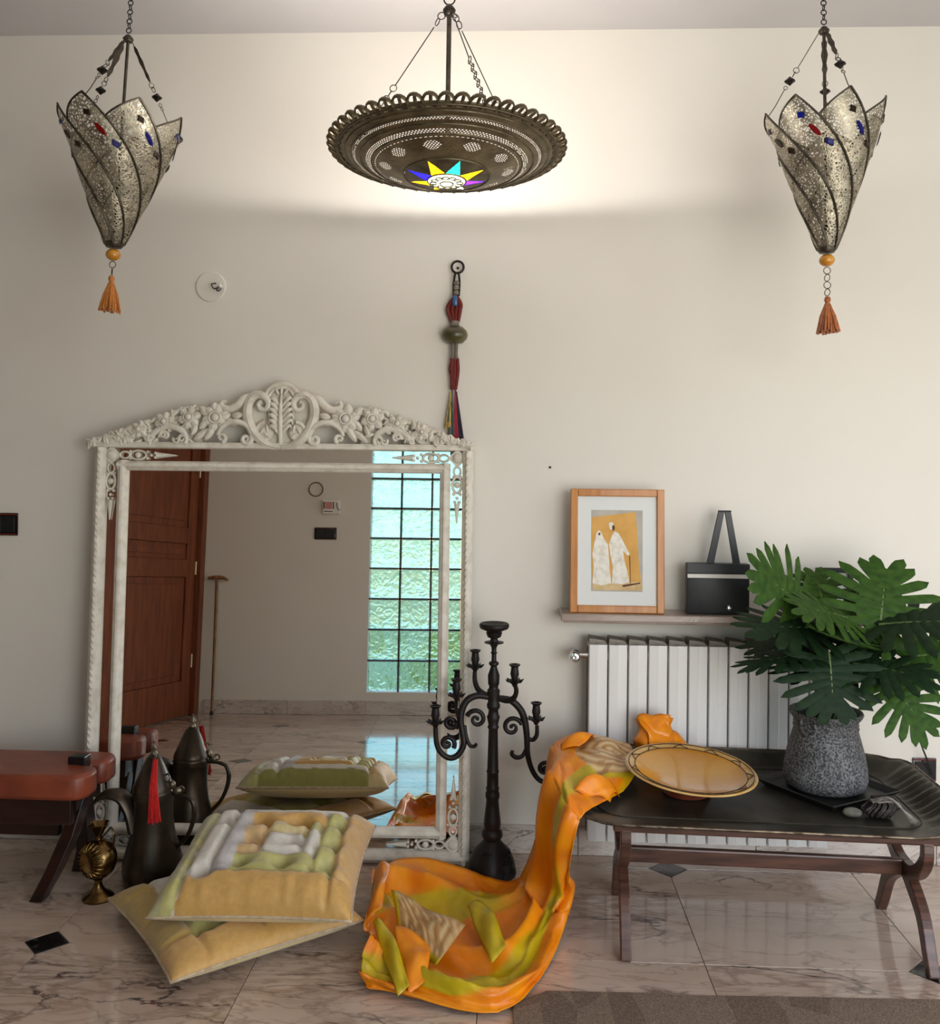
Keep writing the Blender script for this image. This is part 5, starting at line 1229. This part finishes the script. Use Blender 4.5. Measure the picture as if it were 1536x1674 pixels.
# ================================================================== CANDELABRA
M['castiron'] = mat('black_cast_iron', srgb(34,28,27), srgb(24,20,20), rough=.5, metal=.4, scale=20, bump=.15, bscale=80)
cb = thing('candelabra', 'tall black cast-iron candelabra with scrolled arms between mirror and tray table', 'candelabra', (-.06, -.215, 0))
def zz(y): return .905-(y-60)/1725
def xx(x): return (x-475)/1725
prof = [(1410, .029), (1392, .03), (1372, .038), (1345, .036), (1330, .028), (1300, .031), (1265, .029), (1200, .0245), (1150, .022), (1135, .0255), (1110, .025), (1095, .0215), (1080, .0245), (1070, .021), (985, .0205), (978, .023), (965, .02), (720, .0165), (705, .021), (690, .017), (660, .021), (640, .0235), (625, .019), (600, .017), (585, .023), (565, .024), (550, .02), (530, .02), (500, .022), (478, .023), (465, .0165), (450, .0165), (440, .02), (420, .0205), (385, .021), (340, .012), (330, .011), (318, .018), (306, .017), (298, .009), (255, .0085), (248, .0125), (240, .0085), (215, .0095), (195, .016), (187, .034), (182, .035), (178, .016), (160, .012), (150, .024), (125, .029), (118, .026), (112, .03), (98, .05), (85, .0535), (72, .053), (66, .05), (80, .03), (84, 0)]
MB().lathe([(r, zz(y)) for y, r in prof], 28).build('stem', M['castiron'], cb, smooth=45)
q = MB(); q.lathe([(0, .0), (.083, .0), (.085, .01), (.078, .05), (.062, .09), (.042, .115), (.03, .13)], 36, fn=lambda t, j: 1+(.10*math.cos(3*(t+PI/2)) if j < 5 else 0)); fo = q.build('foot', M['castiron'], cb, smooth=50)
q = MB(); rr = random.Random(2)
for k in range(26):
    a = -PI*.95+rr.random()*PI*.9; h = .015+rr.random()*.08; r = .083-.3*max(0, h-.02)*1.0
    c = Vector((r*math.cos(a)*1.0, r*math.sin(a), h)); q.ring(c, .011, .0028, (math.cos(a), math.sin(a), .4), 10, 5)
q.build('foot_relief', M['castiron'], fo, smooth=60)
def cup(x, y, z):
    """leafy drip pan with a candle socket, foot of the socket at z"""
    q = MB(); q.lathe([(.006, z-.02), (.01, z-.012), (.018, z-.003), (.026, z+.002), (.02, z+.005), (.011, z+.006), (.012, z+.012), (.0155, z+.025), (.013, z+.042), (.0125, z+.05), (.019, z+.055), (.02, z+.059), (.012, z+.06), (.011, z+.035)], 18, (x, y, 0), cap=False)
    for k in range(8):
        a = 2*PI*k/8+.2; q.tube([(x+.016*math.cos(a), y+.016*math.sin(a), z), (x+.026*math.cos(a), y+.026*math.sin(a), z+.001), (x+.033*math.cos(a), y+.033*math.sin(a), z+.007)], [.006, .005, .0012], 5, flat=.5)
    q.build('candle_cup', M['castiron'], cb, smooth=50)
def arm(pts, r, y0, y1, name='arm'):
    P = spline([(xx(x), 0, zz(y)) for x, y in pts], 6); n = len(P)
    for i, p in enumerate(P): p.y = y0+(y1-y0)*i/(n-1)
    q = MB(); q.tube(P, lerp_list(r, n), 8); q.build(name, M['castiron'], cb, smooth=60)
def curl(cx_, cy_, r0, a0, turns, y, rt=(.0035, .0075, .0085)):
    n = 30; P = []
    for i in range(n+1):
        t = i/n; r = r0*(.12+.88*t); a = a0+turns*2*PI*(t-1); P.append((xx(cx_)+r*math.cos(a), y, zz(cy_)+r*math.sin(a)))
    q = MB(); q.tube(P, lerp_list(list(rt), n+1), 8); q.ball(P[0], .0075, 8, 6); q.build('scroll', M['castiron'], cb, smooth=60)
# left side
arm([(455,515), (410,505), (375,480), (357,435), (355,385)], [.0105, .011, .009, .0075], 0, .05); cup(xx(357), .05, zz(352))
arm([(455,522), (380,512), (320,535), (285,590), (275,660), (290,740), (296,805), (262,865), (212,882), (160,848), (133,790), (126,690)], [.011, .0125, .0125, .011, .011, .0095, .0085], 0, -.05); cup(xx(125), -.05, zz(660))
curl(198, 795, .027, -.6, -1.4, -.035); curl(214, 670, .024, -.3, 1.3, -.02); curl(372, 652, .035, PI*.9, 1.35, -.015)
arm([(300,690), (312,760), (335,808), (362,812), (375,795)], [.007, .007, .006], -.02, -.03, 'hook'); arm([(262,640), (246,600), (244,560)], [.006, .0065], -.03, .03, 'cup_stem'); cup(xx(243), .03, zz(528))
# right side
arm([(495,525), (555,535), (598,515), (614,470), (607,425)], [.0105, .011, .009, .0075], 0, -.045); cup(xx(603), -.045, zz(402))
arm([(495,525), (580,540), (640,595), (668,665), (682,760), (688,870), (712,960), (752,1025), (803,1050), (850,1030), (872,975), (868,885)], [.011, .0125, .0125, .011, .0095, .009, .009, .0095, .003], 0, .03)
curl(795, 965, .026, -.2, -1.5, .02); curl(592, 708, .036, PI*.1, -1.35, .01); arm([(684,770), (718,782), (742,750), (744,690)], [.007, .008, .007], .01, 0, 'cup_stem'); cup(xx(738), 0, zz(650))
arm([(680,840), (655,885), (618,892), (592,872), (594,850)], [.007, .0085, .007], .015, .0, 'hook')

# ================================================================== ROPE COIL, STONE, RUG
M['rope'] = mat('dark_cord', srgb(74,68,64), srgb(34,30,28), rough=.7, scale=60, bump=.3)
rp = thing('cord_bundle', 'bundle of grey and black cord tied in a knot on the tray table', 'cord', (1.125, -.668, Tz))
rr = random.Random(9)
for k in range(16):
    q = MB(); a = rr.uniform(-.5, .5); cxx = -.04+.08*k/15; pts = []
    R1 = .036*math.sin(PI*(k+1.5)/18)+.008
    for s in range(17):
        t = 2*PI*s/17; pts.append((cxx+.01*math.sin(t+a)+.006*math.sin(3*t), R1*math.cos(t), .033+min(R1, .029)*math.sin(t)))
    q.tube(pts, .004, 5, closed=True); q.build('cord_loop', M['rope'], rp, smooth=60)
M['rope2'] = mat('pale_cord', srgb(150,142,134), srgb(104,98,92), rough=.7, scale=60)
for k in range(7):
    q = MB(); y0 = rr.uniform(-.03, .02); q.tube(spline([(-.02+rr.uniform(-.02, .02), y0, .055), (rr.uniform(-.01, .03), y0-.012, .066+rr.uniform(-.006, .006)), (.045, y0-.02+rr.uniform(-.02, .02), .04), (.075+rr.uniform(-.01, .02), y0-.03, .006)], 5), .0028, 5); q.build('cord_end', M['rope2'], rp, smooth=60)
M['stone'] = mat('grey_stone', srgb(122,120,110), srgb(84,82,74), rough=.7, scale=25, bump=.4)
q = MB(); q.ball((0, 0, 0), (.03, .02, .014), 10, 7); q.v = [(x*(1+.12*math.sin(37*x+11*z)), y*(1+.15*math.sin(51*x)), max(z*(1+.1*math.sin(60*y)), -.0135)) for x, y, z in q.v]
tag(q.build('pebble', M['stone'], smooth=60, loc=(1.035, -.672, Tz+.0145)), 'small grey stone beside the cord bundle on the tray table', 'stone')

def rug_mat():
    m, nt, b = nodes('brown_flatweave'); b.inputs['Roughness'].default_value = .95
    tc = N(nt, 'TexCoord'); mp = N(nt, 'Mapping'); mp.inputs['Scale'].default_value = (1, .35, 1); mp.inputs['Rotation'].default_value = (0, 0, R_(14)); L(nt, tc.outputs['Object'], mp.inputs[0])
    v = N(nt, 'TexVoronoi', _Scale=11.); L(nt, mp.outputs[0], v.inputs['Vector'])
    n1 = N(nt, 'TexNoise', _Scale=260., _Detail=2.); L(nt, tc.outputs['Object'], n1.inputs[0]); n2 = N(nt, 'TexWave', _Scale=90., _Distortion=12., _Detail=2.); L(nt, tc.outputs['Object'], n2.inputs[0])
    sp = N(nt, 'SeparateColor'); L(nt, v.outputs['Color'], sp.inputs[0])
    th = mnode(nt, 'MULTIPLY', n2.outputs['Fac'], mnode(nt, 'GREATER_THAN', sp.outputs[0], .5)); mixf = mnode(nt, 'ADD', mnode(nt, 'MULTIPLY', n1.outputs['Fac'], .75), mnode(nt, 'MULTIPLY', th, .2))
    r = ramp(nt, [(.25, srgb(84,68,56)), (.5, srgb(126,107,91)), (.8, srgb(170,150,130))]); L(nt, mixf, r.inputs[0]); L(nt, r.outputs[0], b.inputs['Base Color'])
    bp = N(nt, 'Bump', _Strength=.7, _Distance=.004); L(nt, mixf, bp.inputs['Height']); L(nt, bp.outputs[0], b.inputs['Normal']); return m
M['rug'] = rug_mat()
q = MB(); pts = [(.015, -1.12), (.015, -1.02), (.11, -.952), (.40, -.944), (.425, -.928), (.435, -.95), (1.2, -.925), (2.4, -.905), (2.4, -2.6), (.0, -2.6)]
q.prism(pts[::-1], .0006, .009); rug = tag(q.build('rug', M['rug'], bevel=.003, fix=True), 'brown patterned flat-weave rug in the right foreground', 'rug')

# ================================================================== ON THE WALL OPPOSITE THE MIRROR
yw = Y0
cane = thing('walking_stick', 'wooden walking stick leaning by the door, seen in the mirror', 'walking stick', (-2.03, yw+.09, 0))
M['canewood'] = mat('cane_wood', srgb(150,104,56), srgb(110,70,36), rough=.4, scale=10, stretch=(4,4,1))
MB().tube([(.02, .0, .012), (.012, -.03, .5), (0, -.066, 1.02)], [.01, .011, .012], 10).build('shaft', M['canewood'], cane, smooth=60)
q = MB(); q.tube(spline([(-.07, -.066, 1.035), (-.02, -.066, 1.04), (.04, -.066, 1.04), (.085, -.066, 1.02)], 5), lerp_list([.012, .016, .014, .009], 16), 10); q.build('handle', M['canewood'], cane, smooth=60)
MB().tube([(.02, 0, .0), (.0198, -.001, .03)], .013, 10).build('ferrule', M['black'], cane, smooth=60)
th_ = thing('wall_thermostat', 'small white wall thermostat with a pink panel, seen in the mirror', 'thermostat', (-1.16, yw, 1.605))
MB().rbox((0, .012, 0), (.135, .024, .11), .004).build('case', M['white_plastic'], th_)
M['pink'] = mat('pink_panel', srgb(206,134,130), rough=.4)
MB().box((-.02, .0255, .012), (.055, .003, .055)).build('panel', M['pink'], th_)
for x in (-.056, .018): MB().box((x, .0255, .012), (.008, .002, .055)).build('slot', M['black'], th_)
MB().box((-.02, .0255, -.036), (.07, .002, .006)).build('slot', M['black'], th_)
MB().tube(spline([(.045, .026, .035), (.05, .03, .0), (.06, .03, -.02), (.07, .026, -.022)], 4), .003, 6).build('wire', M['black'], th_)
plate('light_switch', 'wide black switch plate below the thermostat, seen in the mirror', 'switch', (-1.2, yw, 1.395), .175, .095, 2).rotation_euler = (0, 0, PI)
tag(MB().ring((-1.285, yw+.006, 1.745), .055, .0045, (0, 1, 0), 30, 6).build('wire_loop', M['greycord'], smooth=60), 'loop of bare wire on the wall, seen in the mirror', 'wire')
